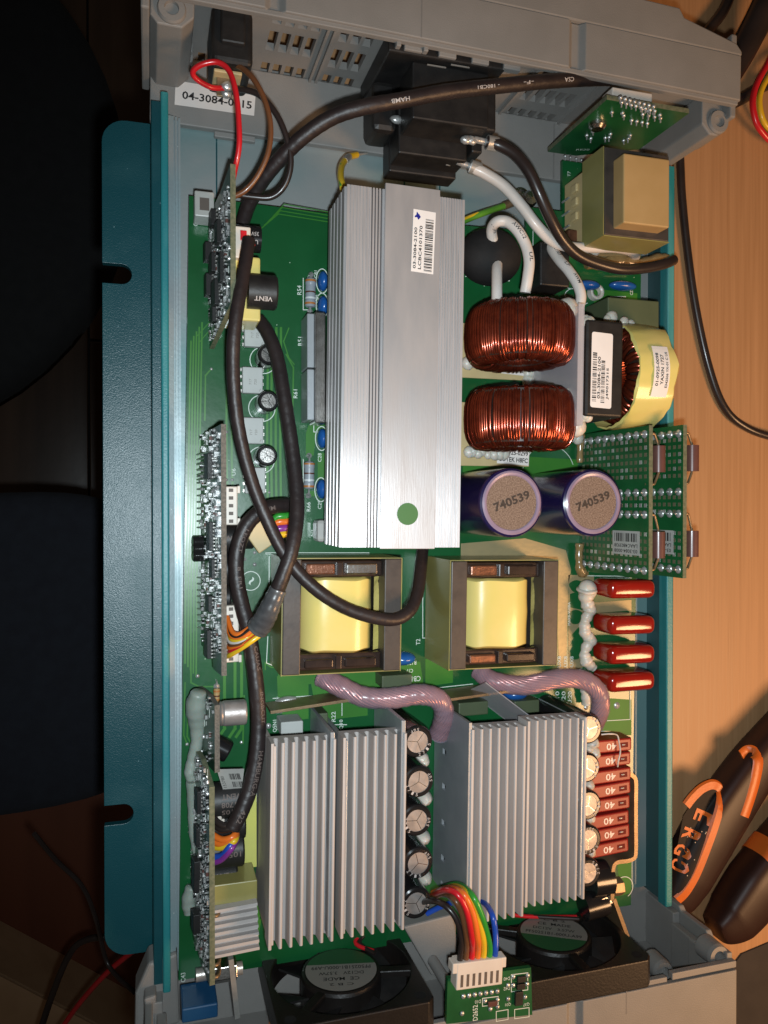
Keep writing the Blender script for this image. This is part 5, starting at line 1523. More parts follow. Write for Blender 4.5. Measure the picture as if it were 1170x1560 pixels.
# heat sink across its end: fins running in X
a, b_ = P(318, 1440, 24), P(394, 1382, 24)
hs = part('small_heat_sink', bd, ((a.x + b_.x) / 2, (a.y + b_.y) / 2, 6))
y0h, y1h = P(340, 1459, 24).y, P(340, 1386, 24).y
n = 7; pr = [(0, 14)]; W = y1h - y0h
for k in range(n):
    s = k * (W - 0.9) / (n - 1)
    pr += [(s, 24), (s + 0.9, 24)]
    if k < n - 1: pr += [(s + 0.9, 22), ((k + 1) * (W - 0.9) / (n - 1), 22)]
pr += [(W, 14)]
bb = MB().extrude(pr, (Xt + 0.3, y0h, 0), (0, 1, 0), (0, 0, 1), (1, 0, 0), b_.x - Xt)
spin(bb, (Xt, y0h), math.radians(2.5))
o = bb.build('finned_body', 'fin_alu', hs)
import bmesh
bm = bmesh.new(); bm.from_mesh(o.data); bmesh.ops.recalc_face_normals(bm, faces=bm.faces); bm.to_mesh(o.data); bm.free()
q = P(383, 1414, 21); MB().lathe((q.x, q.y, 19.6), (0, 0, 1), [(0.001, 1.8), (1.6, 1.5), (2.1, 0.6), (2.1, 0)], 16).build('screw', 'brass', hs, smooth=40)
q0 = P(318, 1362, 24); MB().box(Xt + 0.3, b_.x, y1h + 0.1, y1h + 6.4, 8, 21).build('end_block', 'tape_olive', hs, bevel=0.3)
for py in (1395, 1470, 1488):
    q = P(321, py, 24); MB().tube([(Xt - 0.3, q.y, 24), (Xt + 2.5, q.y, 24.5), (Xt + 3.6, q.y - 0.5, 20), (Xt + 3.6, q.y - 0.5, 12)], 0.6, 8, 0, 5).build('copper_lead', 'brass', bd, smooth=60)
# capacitors lying beside it, yellow card, paper label
for (py, px1, txt, z, rr) in ((1226, 372, ('VENT', 'P1708', 'M105'), 16, 5.8), (1262, 374, ('J',), 14, 5.0), (1302, 372, ('708', '105C'), 15, 5.6), (1345, 362, ('VENT', 'P17', 'JC 105C'), 13, 5.8)):
    xe = P(px1, py, z).x; yy = P(340, py, z).y
    v = part('capacitor', bd, (xe - 6, yy, z - 10))
    MB().lathe((Xt + 0.1, yy, z - rr + 2), (1, 0, 0), [(0.001, 0), (rr, 0), (rr, xe - Xt - 0.6), (rr - 0.5, xe - Xt), (0.001, xe - Xt)], 24).build('sleeve', 'black_plastic', v, smooth=40)
    tb = MB()
    for i, s in enumerate(txt): tb.cyltext(s, xe - 4.2, yy, z - rr + 2, rr + 0.06, min(6.2, 1.5 * len(s)), 1.7, 0.5 - i * 0.42)
    tb.build('print', 'print_dim', v)
a, b_ = P(356, 1326, 6), P(391, 1205, 6)
MB().box(a.x - 3, b_.x, a.y, b_.y, 5.0, 5.5).build('yellow_card', 'tape_pale', bd)
q = [P(330, 1172, 19), P(372, 1171, 19), P(368, 1206, 15), P(341, 1207, 15)]
s = MB().quad(q[3], q[2], q[1], q[0], 0)
ct = sum(q, Vector()) / 4; ex = (q[0] - q[3]).normalized(); ey = ex.cross((q[1] - q[0])).normalized(); nn = (q[1] - q[0]).cross(q[0] - q[3]).normalized()
nn = nn if nn.z > 0 else -nn
exx = (q[1] - q[0]).normalized()
s.bars(ct + nn * 0.08 + exx * 1.5 + ex * 1.8, 3.6, 2.6, exx, ex, 1, 24, 8); s.bars(ct + nn * 0.08 + exx * 2 - ex * 1.6, 4.0, 2.4, exx, ex, 1, 30, 9)
s.text('153780', ct + nn * 0.08 - exx * 2.6 - ex * 0.4, 5.0, 1.0, ex, -exx, 1)
s.build('sticker', ['paper_grey', 'ink'], bd)
q = P(378, 1340, 4); MB().ball((q.x, q.y, 4), 2.4, 14, 9, 0, (0.8, 1.3, 1)).build('tantalum_capacitor', 'tantalum', board, smooth=60)
h4 = plug(bd, 319, 1228, 338, 1262, 17, 3)
plug(bd, 318, 1290, 336, 1322, 15, 3)

# perforated boards on the right
def perf_board(label, px_t, py0, py1, extra):
    zt = 38.6
    Xt = P(px_t, 766, zt).x; Xb = Xt - 3.6
    y0, y1 = P(px_t, py1, zt).y, P(px_t, py0, zt).y
    t, fr, up, nr, H = upright('perforated_board', label, Xb, Xt, zt, y0, y1, [(0, 0), (0, 1), (1, 1), (1, 0)], 'board_green', 'board_edge')
    L = y1 - y0; ey = Vector((0, 1, 0))
    pd = MB(); rnd = random.Random(px_t)
    for j in range(15):
        for i in range(20):
            s, h = L * (i + 1.2) / 21.2, H * (j + 0.9) / 15.6
            if 5 < i < 8 or 10.2 < i < 12.5: continue
            pd.obox(fr(s, h, 0.06), ey, up, 0.66, 0.62, 0.05, 0 if rnd.random() < 0.75 else 1)
    pd.build('pads', ['perf_pad', 'tinned'], t, kind='stuff')
    sj = MB()
    for s in (0.055, 0.42, 0.565, 0.945):
        for j in range(9):
            c = fr(L * s, H * (j + 0.6) / 9.1, 0.15); sj.ball(c, 1.5, 12, 6, 0, (0.5, 1, 1)); sj.cyl(c, c + nr * 1.5, 0.3, 6)
    sj.build('solder_joints', 'solder', t, smooth=60, kind='stuff')
    # sticker
    s = MB(); c0 = fr(L * 0.23, H * 0.70, 0.2); w, h = 8.4, 14.5
    s.obox(c0, ey, up, w / 2, h / 2, 0.04)
    s.bars(fr(L * 0.23 + 1.9, H * 0.70, 0.3), h * 0.85, 3.0, up, ey, 1, 30, 6)
    s.text('LAAC4803938', fr(L * 0.23 - 1.0, H * 0.70, 0.3), h * 0.85, 1.3, -up, -ey, 1, 0.01)
    s.text('03-3084-0008', fr(L * 0.23 - 2.9, H * 0.70, 0.3), h * 0.85, 1.3, -up, -ey, 1, 0.01)
    s.build('sticker', ['paper_grey', 'ink'], t)
    # resistors on the back with their copper leads
    for (f0, f1) in ((0.62, 0.95), (0.06, 0.42)):
        r = part('power_resistor', t, fr(L * (f0 + f1) / 2, H * 0.9, -4))
        ya, yb = L * f0, L * f1; m_ = (ya + yb) / 2
        a, b_ = fr(m_ - 4.6, H - 2.2, -6.0), fr(m_ + 4.6, H - 2.2, -6.0)
        if f0 < 0.5: a, b_ = fr(m_ - 5.6, H - 2.2, -6.0), fr(m_ + 3.8, H - 2.2, -6.0)
        MB().lathe(a, (0, 1, 0), [(0.001, 0), (2.3, 0.1), (2.3, 9.2), (0.001, 9.3)], 20).build('body', 'ceramic', r, smooth=40)
        d = MB()
        d.tube([fr(ya, H - 2.0, 0), fr(ya, H - 1.6, -3.2), fr(ya + 1, H - 2, -4.4), a], 0.45, 8, 0, 5); d.tube([b_, fr(yb - 1, H - 2, -4.4), fr(yb, H - 1.6, -3.2), fr(yb, H - 2.0, 0)], 0.45, 8, 0, 5)
        d.build('lead', 'brass', r, smooth=60)
    return t
perf_board('upright green perforated board standing right against the purple capacitor', 988, 648, 883, 0)
perf_board('upright green perforated board overhanging the teal chassis wall', 1040, 647, 881, 1)
g = MB()
g.tube([P(885, 662, 3), P(884, 680, 3), P(883, 705, 3)], [1.6, 1.4, 1.2], 8, 0, 5, wob=0.1); g.tube([P(883, 828, 3), P(882, 850, 3), P(884, 869, 3), P(890, 872, 2)], [1.6, 1.5, 1.8, 2.2], 8, 0, 5, wob=0.1)
g.build('clear_glue', 'glue_amber', board, smooth=70, kind='stuff')

# upright board behind the corner transformer, carrying the remote jack
Yb = 133.5
t = thing('jack_board', 'upright green board with soldered pins leaning behind the tan transformer', 'circuit board', (160, Yb, 0.2))
x0, x1 = 145.0, 177.0
b = MB(); pts = [(x0, 0.3), (x0 + 12, 0.3), (x0 + 12, 0.3), (x1, 12), (x1, 40.5), (x0, 40.5)]
n = len(pts)
b.add([(p[0], Yb, p[1]) for p in pts] + [(p[0], Yb + 1.6, p[1]) for p in pts], [tuple(range(n)), tuple(range(n, 2 * n))[::-1]], 0)
for i in range(n): b.f.append((i, (i + 1) % n, n + (i + 1) % n, n + i)); b.m.append(1)
b.build('substrate', ['board_green', 'board_edge'], t)
s = MB(); rnd = random.Random(3)
spots = [(945 + i * 7.2, 149 + i * 1.9) for i in range(8)] + [(947 + i * 7.2, 156 + i * 1.9) for i in range(8)] + [(978 + i * 9, 166 + i * 3) for i in range(4)] + [(979 + i * 9, 174 + i * 2) for i in range(4)] + [(962 + i * 8, 183 + i * 1.6) for i in range(4)] + [(932, 171), (948, 172), (950, 176), (903, 200), (894, 206), (930, 204), (922, 210), (960, 206), (950, 214), (900, 211), (928, 209), (957, 211)]
for (px, py) in spots:
    q = PY(px, py, Yb); s.ball(q, 0.75, 8, 5); s.cyl(q, q + Vector((0, -1.6, rnd.uniform(-0.3, 0.3))), 0.28, 6)
for (px, py) in ((861, 238), (869, 240), (878, 242), (886, 244)):
    q = PY(px, py, Yb); s.cyl(q, q + Vector((0, -2.0, 0)), 0.3, 6); s.ball(q, 0.6, 8, 5)
s.build('solder_pins', 'solder', t, smooth=60, kind='stuff')
q = PY(910, 188, Yb); MB().lathe(q, (0, -1, 0), [(3.2, 0), (3.0, 1.2), (2.0, 2.2), (0.001, 2.5)], 20).build('screw', 'steel', t, smooth=50)
a, c = PY(948, 137, Yb + 3), PY(1012, 146, Yb + 3)
MB().box(a.x, c.x, Yb + 1.7, Yb + 7, 30, 36.5).build('jack', 'connector_white', t, bevel=0.4)
k = MB(); k.text('RE20', PY(888, 228, Yb - 0.1) , 5, 1.3, (1, 0, 0.3), (-0.3, 0, 1)); k.build('legend', 'silk', t)

# ------------------------------------------------------------------ cooling fans
def fan(label, cx, rot, wire_end):
    hz, hs_, yf, dp = 12.5, 25.0, -157.0, 9.5
    t = thing('cooling_fan', label, 'fan', (cx, yf - dp / 2, hz - hs_), 'black cooling fans in the grey end cap')
    n = 64; ro = 23.4
    b = MB(); outer, inner = [], []
    for k in range(n):
        a = 2 * math.pi * (k + 0.5) / n
        c, s = math.cos(a), math.sin(a); m_ = max(abs(c), abs(s))
        outer.append((hs_ * c / m_, hs_ * s / m_)); inner.append((ro * c, ro * s))
    vs = []
    for y in (yf, yf - dp):
        vs += [(cx + p[0], y, hz + p[1]) for p in outer] + [(cx + p[0], y, hz + p[1]) for p in inner]
    fs = []
    for k in range(n):
        j = (k + 1) % n
        fs += [(k, j, n + j, n + k), (2 * n + k, 3 * n + k, 3 * n + j, 2 * n + j), (k, 2 * n + k, 2 * n + j, j), (n + k, n + j, 3 * n + j, 3 * n + k)]
    b.add(vs, fs)
    b.build('frame', 'brown_plastic', t, bevel=0.4)
    for k in range(4):
        a = math.pi / 4 + k * math.pi / 2
        c = Vector((cx + 29.6 * math.cos(a), yf + 0.05, hz + 29.6 * math.sin(a)))
        MB().disc(c, (0, 1, 0), 1.9, 18).build('screw_hole', 'dark_void', t)
    for k in range(3):
        a = rot + 2 * math.pi * k / 3
        d = Vector((math.cos(a), 0, math.sin(a)))
        MB().obox(Vector((cx, yf - 1.6, hz)) + d * 18.5, d, (0, 1, 0), 5.6, 1.2, 1.6).build('strut', 'brown_plastic', t, bevel=0.4)
    MB().lathe((cx, yf - 9, hz), (0, 1, 0), [(13.6, 0), (13.6, 7.6), (13.2, 8.6), (12.6, 8.9), (0.001, 8.9)], 44).build('hub', 'brown_plastic', t, smooth=40)
    # round label: silver with a green segment
    l = MB(); R = 12.0; yl = yf + 0.0; k = 40; cut = -0.25
    a0 = math.asin(cut)
    def pt(a): return (R * math.cos(a), R * math.sin(a))
    top = [pt(a0 + (math.pi - 2 * a0) * i / k) for i in range(k + 1)]
    bot = [pt(math.pi - a0 + (math.pi + 2 * a0) * i / k) for i in range(k + 1)]
    cr, sr = math.cos(rot), math.sin(rot)
    def to3(p, d=0.0):
        x, z = p[0] * cr - p[1] * sr, p[0] * sr + p[1] * cr
        return (cx + x, yl + 0.03 + d, hz + z)
    l.add([to3(p) for p in top][::-1], [tuple(range(k + 1))], 0); l.add([to3(p) for p in bot][::-1], [tuple(range(k + 1))], 1)
    ex = Vector((cr, 0, sr)); ey = Vector((-sr, 0, cr))
    ex = -ex
    for body, yy, w, h in (('PF50251B1-000U-A99', -1.0, 20, 1.9), ('DC12V   3.57W', 2.2, 15, 1.7), ('CE  MADE', 5.4, 12, 1.8), ('C B 2', 8.4, 8, 1.3)):
        l.text(body, Vector(to3((0, yy), 0.05)), w, h, ex, -ey if False else ey, 2, 0.01)
    l.build('round_label', ['fan_silver', 'fan_green', 'ink'], t)
    for k in range(7):
        a = 2 * math.pi * k / 7
        m = MB(); vs = []
        for (r, da, y) in ((13.5, 0.0, yf - 4), (22.8, 0.12, yf - 3.5), (22.8, 0.75, yf - 8.5), (13.5, 0.62, yf - 8)):
            vs.append(Vector((cx + r * math.cos(a + da), y, hz + r * math.sin(a + da))))
        e = Vector((0, -0.8, 0))
        m.add(vs + [v + e for v in vs], [(0, 1, 2, 3), (7, 6, 5, 4), (0, 4, 5, 1), (1, 5, 6, 2), (2, 6, 7, 3), (3, 7, 4, 0)])
        m.build('blade', 'black_plastic', t)
    for mm, off in (('red_wire', 0), ('black_wire', 1.6)):
        p0 = Vector((cx + 13, yf + 0.8, hz - 6))
        MB().tube([p0 + Vector((0, 0, off)), Vector((cx + wire_end[0] * 0.5 + off, yf + 1.6, hz - 12)), Vector((cx + wire_end[0] + off, yf + 6, -3 + off)), Vector((cx + wire_end[0] + off, yf + 14, 1.5))], 0.75, 8, 0, 6).build('lead', mm, t, smooth=60)
fan('black cooling fan with silver and green label, next to tinned power stud', 61.5, math.radians(12), (16, 0))
fan('black cooling fan with silver and green label, next to brassy fuse bracket', 141.5, math.radians(-150), (-18, 0))
# grey duct divider between the fans
MB().prism([XY(612, 1408, 8), XY(692, 1388, 8), XY(692, 1480, 8), XY(655, 1482, 8)], -11.5, 10).build('duct_divider', 'case_grey', botcap, bevel=0.6)

# ------------------------------------------------------------------ remote board at the lower end
z = 39.0
q = [P(682, 1491, z), P(809, 1474, z), P(811, 1546, z), P(680, 1560, z)]
rb = thing('remote_board', 'small green board with seven pin white plug and coloured ribbon wires', 'circuit board', ((q[0] + q[2]) / 2))
b = MB().prism([(p.x, p.y) for p in q], z - 1.6, z); b.build('substrate', 'board_green', rb)
for dx in (6, 22):
    MB().cyl((q[3].x + dx, q[3].y + 3, -9.9), (q[3].x + dx, q[3].y + 3, z - 1.65), 2.0, 12).build('standoff', 'case_grey', rb, smooth=40)
ex = (q[1] - q[0]).normalized(); ey = Vector((-ex.y, ex.x, 0))
hd = part('white_plug', rb, P(730, 1480, z))
c = P(731, 1484, 44); w = 15.6
MB().obox((c.x, c.y, 41.6), ex, ey, w / 2, 4.2, 2.5).build('shell', 'connector_white', hd, bevel=0.35)
for s in (-1, 1): MB().obox(Vector((c.x, c.y + 2.6, 42.0)) + ex * (s * (w / 2 + 0.4)), ex, ey, 0.9, 1.6, 2.0).build('latch', 'connector_white', hd, bevel=0.3)
m = MB()
for k in range(7):
    p = Vector((c.x, c.y, 44.12)) + ex * ((k - 3) * 2.0)
    m.obox(p - ey * 1.4, ex, ey, 0.45, 1.9, 0.03)
m.build('contacts', 'connector_dark', hd)
k = MB(); zz = z + 0.08
k.text('D40', P(772, 1491, zz), 2.2, 1.1, -ex, -ey); k.text('D42', P(772, 1506, zz), 2.2, 1.1, -ex, -ey); k.text('D10', P(728, 1526, zz), 2.0, 1.1, -ex, -ey); k.text('D2652', P(724, 1543, zz), 5.0, 1.7, (0, 1, 0), (-1, 0, 0), 0, 0.01)
k.text('Q37', P(802, 1530, zz), 2.2, 1.1, -ex, -ey); k.text('Q31', P(774, 1530, zz), 2.0, 1.1, -ex, -ey)
def kbox(x0, y0, x1, y1):
    a = [P(x0, y0, zz), P(x1, y0 - 3, zz), P(x1, y1 - 3, zz), P(x0, y1, zz), P(x0, y0, zz)]; k.line(a, 0.25)
kbox(779, 1485, 804, 1498); kbox(779, 1498, 804, 1511); kbox(735, 1521, 759, 1533); kbox(756, 1541, 774, 1556); kbox(784, 1538, 806, 1552)
k.build('legend', 'silk', rb)
s = MB()
for i in range(7): s.ball(P(706 + i * 8.6, 1518 - i * 1.3, z + 0.1), 0.85, 10, 5, 0, (1, 1, 0.6))
for (px, py) in ((704, 1544), (747, 1537), (758, 1534), (774, 1501), (782, 1488), (804, 1486), (782, 1501), (803, 1499), (739, 1525), (758, 1523), (774, 1522), (800, 1519)): s.ball(P(px, py, z + 0.1), 0.8, 10, 5, 0, (1, 1, 0.6))
s.build('solder_joints', 'solder', rb, smooth=60, kind='stuff')
for (px, py, mm, hw, hh) in ((793, 1490, 'black_plastic', 1.5, 0.9), (792, 1501, 'black_plastic', 1.5, 0.9), (789, 1519, 'black_plastic', 1.4, 2.2), (749, 1527, 'ceramic', 1.6, 0.8)):
    p = P(px, py, z); MB().obox((p.x, p.y, z + 0.6), ex, ey, hw, hh, 0.5).build('surface_part', mm, rb, bevel=0.15)

# ------------------------------------------------------------------ wires and cables (each plugs in, so each is a thing)
def wire_end(k): return Vector((c.x, c.y + 4.0, 42.2)) + ex * ((k - 3) * 2.0)
rib = thing('ribbon_wires', 'seven coloured wires arching from the white plug over the fans', 'wires', wire_end(3))
for k, (mm, pts) in enumerate((
        ('black_wire', [(703, 1430, 44), (694, 1398, 44), (672, 1376, 40), (645, 1374, 30), (620, 1392, 22)]),
        ('brown_wire', [(711, 1430, 45), (704, 1392, 46), (690, 1368, 44), (672, 1362, 32), (652, 1372, 22)]),
        ('red_wire', [(719, 1430, 46), (711, 1388, 48), (696, 1362, 47), (678, 1356, 41), (658, 1364, 22)]),
        ('orange_wire', [(728, 1430, 45), (720, 1390, 46), (704, 1360, 45), (682, 1353, 33), (660, 1360, 22)]),
        ('yellow_wire', [(736, 1428, 44), (728, 1394, 45), (714, 1362, 43), (695, 1350, 30), (672, 1356, 20)]),
        ('green_wire', [(743, 1426, 44), (733, 1392, 46), (718, 1362, 44), (698, 1347, 30), (676, 1352, 20)]),
        ('blue_wire', [(755, 1424, 42), (750, 1394, 41), (736, 1374, 30), (715, 1370, 20), (680, 1378, 12), (650, 1392, 8)]))):
    e = wire_end(k)
    MB().tube([e, e + Vector((0, 3, 0.5))] + [P(*p) for p in pts], 0.95, 10, 0, 8).build('wire', mm, rib, smooth=60)

def cable(name, label, cat, pts, r, m, prints=(), n=14, wob=0.012, end=None, pm='print_white'):
    """prints: (text, index fraction along path, width, height)"""
    t = thing(name, label, cat, pts[0])
    MB().tube(pts, r, n, 0, 12, wob=wob).build('sleeve', m, t, smooth=60)
    path = spline([Vector(p) for p in pts], 30)
    cam_p = Vector((0, 0, CAM_H))
    if prints:
        ls = [0.0]
        for a, b_ in zip(path[:-1], path[1:]): ls.append(ls[-1] + (b_ - a).length)
        b = MB()
        for (s, f, w, h, side) in prints:
            tb = MB().text(s, (0, 0, 0), w, h, (1, 0, 0), (0, 1, 0), 0, 0.01)
            base = f * ls[-1]; vs = []
            for v in tb.v:
                d = min(max(base + v.x, 0), ls[-1] - 1e-3)
                i = max(j for j in range(len(ls)) if ls[j] <= d); i = min(i, len(path) - 2)
                p = path[i].lerp(path[i + 1], (d - ls[i]) / max(ls[i + 1] - ls[i], 1e-6))
                tg = (path[min(i + 2, len(path) - 1)] - path[max(i - 1, 0)]).normalized()
                up = (cam_p - p).normalized(); up = Vector((0, 0, 1)); up = (up - tg * up.dot(tg)).normalized()
                sd = up.cross(tg)
                a = (v.y + side) / r
                vs.append(p + up * ((r * 1.035) * math.cos(a)) + sd * ((r * 1.035) * math.sin(a)))
            b.add(vs, tb.f)
        b.build('print', pm, t)
    return t
# mains sleeve across the socket
cable('sleeved_cable', 'brown-black sleeved cable lying across the mains socket towards the switch', 'cable',
      [P(975, 122, 22), P(930, 120, 27), P(880, 121, 31), P(820, 125, 34), P(750, 132, 36), P(680, 140, 37), P(615, 152, 37), P(555, 163, 36), P(508, 178, 33), P(466, 205, 29), P(432, 237, 24), P(402, 272, 18), P(380, 310, 11), P(368, 345, 5)], 2.35, 'sleeve_black',
      [('VW-1', 0.14, 5.2, 1.3, 0.9), ('CSA', 0.23, 4, 1.3, 0.9), ('-F-', 0.33, 4, 1.0, 0.8), ('- 180CB1', 0.42, 8, 1.0, 0.8), ('HAMB', 0.60, 6, 1.2, 0.8)])
cable('sleeved_cable', 'dark sleeved cable from the red-marked plug, crossing the transformer to the heat sink', 'cable',
      [P(379, 366, 25), P(374, 400, 28), P(365, 450, 31), P(357, 505, 32), P(355, 560, 31), P(359, 620, 30), P(369, 680, 29), P(386, 740, 28), P(406, 790, 28), P(430, 838, 29), P(458, 876, 30), P(492, 906, 31), P(532, 929, 31), P(575, 942, 31), P(605, 943, 30), P(626, 928, 28), P(637, 900, 24), P(641, 868, 18), P(644, 836, 11), P(645, 810, 8)], 2.05, 'sleeve_black')
t = cable('sleeved_cable', 'dark sleeved cable passing the blue capacitors, ending in grey shrink and coloured wires', 'cable',
      [P(394, 488, 8), P(408, 508, 11), P(422, 545, 14), P(432, 600, 17), P(440, 650, 19), P(447, 700, 21), P(452, 750, 24), P(452, 790, 27), P(444, 838, 30), P(430, 880, 30), P(414, 918, 28), P(402, 945, 26)], 2.35, 'sleeve_black')
MB().tube([P(424, 897, 29), P(412, 924, 28), P(402, 945, 26), P(392, 958, 24)], [2.6, 3.1, 3.5, 3.6], 16, 0, 8, wob=0.03).build('shrink_end', 'shrink_grey', t, smooth=60)
fanw = [('orange_wire', 938), ('black_wire', 946), ('orange_wire', 954), ('yellow_wire', 962), ('white_wire', 970), ('brown_wire', 980), ('orange_wire', 990), ('red_wire', 996), ('yellow_wire', 1002)]
for k, (mm, py) in enumerate(fanw):
    f = k / (len(fanw) - 1)
    s = P(386 + 15 * f, 952 + 12 * f, 23 + 2 * math.sin(k))
    mid = P(366 + 12 * f, 966 + 14 * f + 4 * math.sin(f * 3), 22.5 + k * 0.3)
    MB().tube([s, mid, P(354, 962 + 34 * f, 20), P(346 + (k % 2) * 3, 940 + 60 * f, 15.2)], 0.85, 10, 0, 8).build('wire', mm, t, smooth=60)
t = cable('sleeved_cable', 'dark printed cable running from under the crossing cables past the long heat sink', 'cable',
      [P(452, 772, 8), P(430, 770, 13), P(405, 775, 16), P(382, 792, 17), P(367, 818, 17), P(360, 850, 17), P(361, 885, 17), P(368, 920, 17), P(377, 955, 17), P(385, 1000, 17), P(391, 1050, 18), P(394, 1100, 18), P(391, 1150, 19), P(381, 1200, 20), P(368, 1235, 21), P(354, 1262, 21)], 2.5, 'sleeve_black',
      [('MFC', 0.12, 4.4, 1.4, 0.4), ('LEOZT', 0.23, 8, 1.2, 0.7), ('8  FR1', 0.33, 7, 1.1, 0.7), ('CAUAS', 0.55, 8, 1.3, 1.2), ('INGBCUT', 0.68, 10, 1.3, 1.2), ('HAMBURG-A', 0.85, 14, 1.6, 0.9), ('422', 0.96, 4, 1.6, 0.2)], pm='print_dim')
for k, (mm, sx, sy, px, py) in enumerate((('black_wire', 352, 1258, 324, 1246), ('black_wire', 352, 1262, 326, 1256), ('orange_wire', 353, 1276, 324, 1272), ('orange_wire', 355, 1280, 324, 1282), ('yellow_wire', 356, 1282, 325, 1290), ('blue_wire', 350, 1290, 324, 1306), ('purple_wire', 352, 1293, 324, 1314))):
    MB().tube([P(360, 1262 + k * 3, 20), P(sx, sy, 21 + k * 0.3), P(338, (sy + py) / 2 + 5, 20), P(px, py, 17.3)], 1.05, 10, 0, 8).build('wire', mm, t, smooth=60)
# tan plug with short stripes under the crossing
t = thing('loose_plug', 'tan plug with green orange purple and yellow wires under the crossed cables', 'plug', P(400, 820, 6))
a = P(400, 815, 12)
MB().obox((a.x, a.y, 11), (0.8, 0.55, 0), (-0.55, 0.8, 0), 4.4, 4.4, 1.6).build('shell', 'cream_plastic', t, bevel=0.4)
for k, (mm, dy) in enumerate((('green_wire', 787), ('orange_wire', 795), ('purple_wire', 805), ('yellow_wire', 814))):
    MB().tube([P(408, 812 + k * 2, 11), P(420, dy + 2, 13), P(436, dy - 1, 13), P(455, dy - 6, 9)], 1.2, 10, 0, 6).build('wire', mm, t, smooth=60)

def wire(label, pts, r, m, prints=(), pm='ink', name='wire'):
    return cable(name, label, 'wire', pts, r, m, prints, 12, 0.0, pm=pm)
wire('bright red wire looping from the black rocker switch', [P(342, 134, 20), P(322, 133, 22), P(300, 121, 24), P(294, 109, 26), P(308, 98, 28), P(332, 95, 29), P(350, 110, 30), P(360, 145, 31), P(364, 190, 31), P(364, 225, 30), P(358, 258, 27), P(352, 288, 20)], 0.85, 'red_wire')
wire('brown wire curving from the black rocker switch', [P(344, 100, 22), P(362, 100, 26), P(384, 118, 29), P(402, 150, 30), P(412, 190, 30), P(409, 230, 29), P(394, 265, 27), P(374, 290, 25), P(350, 302, 23)], 0.85, 'brown_wire')
wire('thin black wire curving from the black rocker switch', [P(345, 136, 18), P(366, 136, 22), P(395, 145, 25), P(422, 176, 27), P(438, 215, 27), P(443, 250, 26), P(434, 282, 24), P(414, 300, 22), P(385, 300, 21), P(352, 295, 20)], 0.95, 'black_wire')
wire('thick black mains wire from the socket to the board edge', [P(741, 216, 22), P(762, 222, 23), P(785, 236, 25), P(806, 262, 27), P(822, 296, 27), P(838, 332, 25), P(856, 364, 22), P(880, 388, 19), P(912, 402, 17), P(948, 410, 16), P(985, 408, 15), P(1012, 402, 14), P(1026, 396, 12)], 2.0, 'black_wire')
wire('thick white mains wire from the socket to the corner transformer', [P(716, 254, 12), P(738, 264, 13), P(768, 284, 15), P(795, 314, 17), P(818, 344, 18), P(842, 367, 17), P(872, 377, 16), P(905, 377, 15), P(938, 377, 14), P(960, 382, 10), P(968, 390, 4)], 2.0, 'white_wire')
wire('white printed wire looping over the black ferrite bead into the copper choke', [P(757, 468, 24), P(757, 442, 24), P(757, 415, 21), P(757, 395, 17), P(752, 372, 18), P(749, 350, 21), P(757, 338, 25), P(773, 338, 27), P(789, 352, 29), P(801, 374, 30), P(806, 398, 31), P(804, 422, 31), P(800, 446, 30)], 1.85, 'white_wire', [('VW-1', 0.50, 4.2, 1.3, -0.2), ('AWC12', 0.68, 6.5, 1.3, -0.2), ('UL', 0.50 + 0.33, 3, 1.2, 0)])
wire('white printed wire dropping beside the matt black box capacitor', [P(836, 360, 8), P(840, 378, 13), P(852, 396, 18), P(866, 412, 22), P(879, 432, 25), P(885, 452, 26), P(880, 470, 25), P(866, 476, 22)], 1.85, 'white_wire', [('UL1107', 0.30, 6, 1.3, 0), ('LF', 0.50, 2.4, 1.2, 0), ('AWM', 0.66, 4, 1.2, 0)])
t = wire('green and yellow earth wire soldered at the heat sink end', [P(543, 236, -3), P(530, 240, 2), P(521, 252, 8), P(519, 268, 14), P(522, 284, 18), P(524, 298, 18)], 1.15, 'yellow_wire')
MB().tube([P(560, 233, -5), P(548, 235, -4), P(538, 237, -2), P(530, 240, 2.2), P(525, 246, 5)], [0.35, 0.5, 0.9, 1.25, 1.3], 10, 0, 6).build('solder_tip', 'tinned', t, smooth=60)
MB().tube([P(519.5, 251, 9.2), P(517.2, 268, 14.8), P(520, 284, 18.8)], 0.55, 8, 0, 6).build('green_stripe', 'earth_green', t, smooth=60)
t = wire('green and yellow earth wire bolted to the chassis floor by a ring terminal', [P(690, 345, 4), P(712, 334, 2), P(735, 325, 0), P(755, 318, -3), P(770, 313, -5)], 1.2, 'earth_green')
MB().tube([P(690, 342, 5.0), P(712, 331.5, 3.0), P(728, 325, 1.2)], 0.6, 8, 0, 6).build('yellow_stripe', 'yellow_wire', t, smooth=60)
MB().tube([P(767, 314, -4.6), P(782, 308, -6), P(792, 303, -7.5)], [1.5, 1.6, 0.9], 10, 0, 6).build('crimp', 'brass', t, smooth=60)
q = P(801, 300, -8)
MB().lathe((q.x - 1.5, q.y, -9.9), (0, 0, 1), [(4.0, 0), (4.0, 0.9), (2.6, 0.95), (2.6, 2.4), (1.6, 3.0), (0.001, 3.2)], 24).build('ring_terminal', 'steel', t, smooth=40)
q = P(812, 299, -4)
MB().lathe((q.x, q.y, -9.9), (0, 0, 1), [(3.2, 0), (3.2, 3), (2.4, 4.4), (0.001, 4.8)], 20).build('screw', 'steel', chassis, smooth=40)

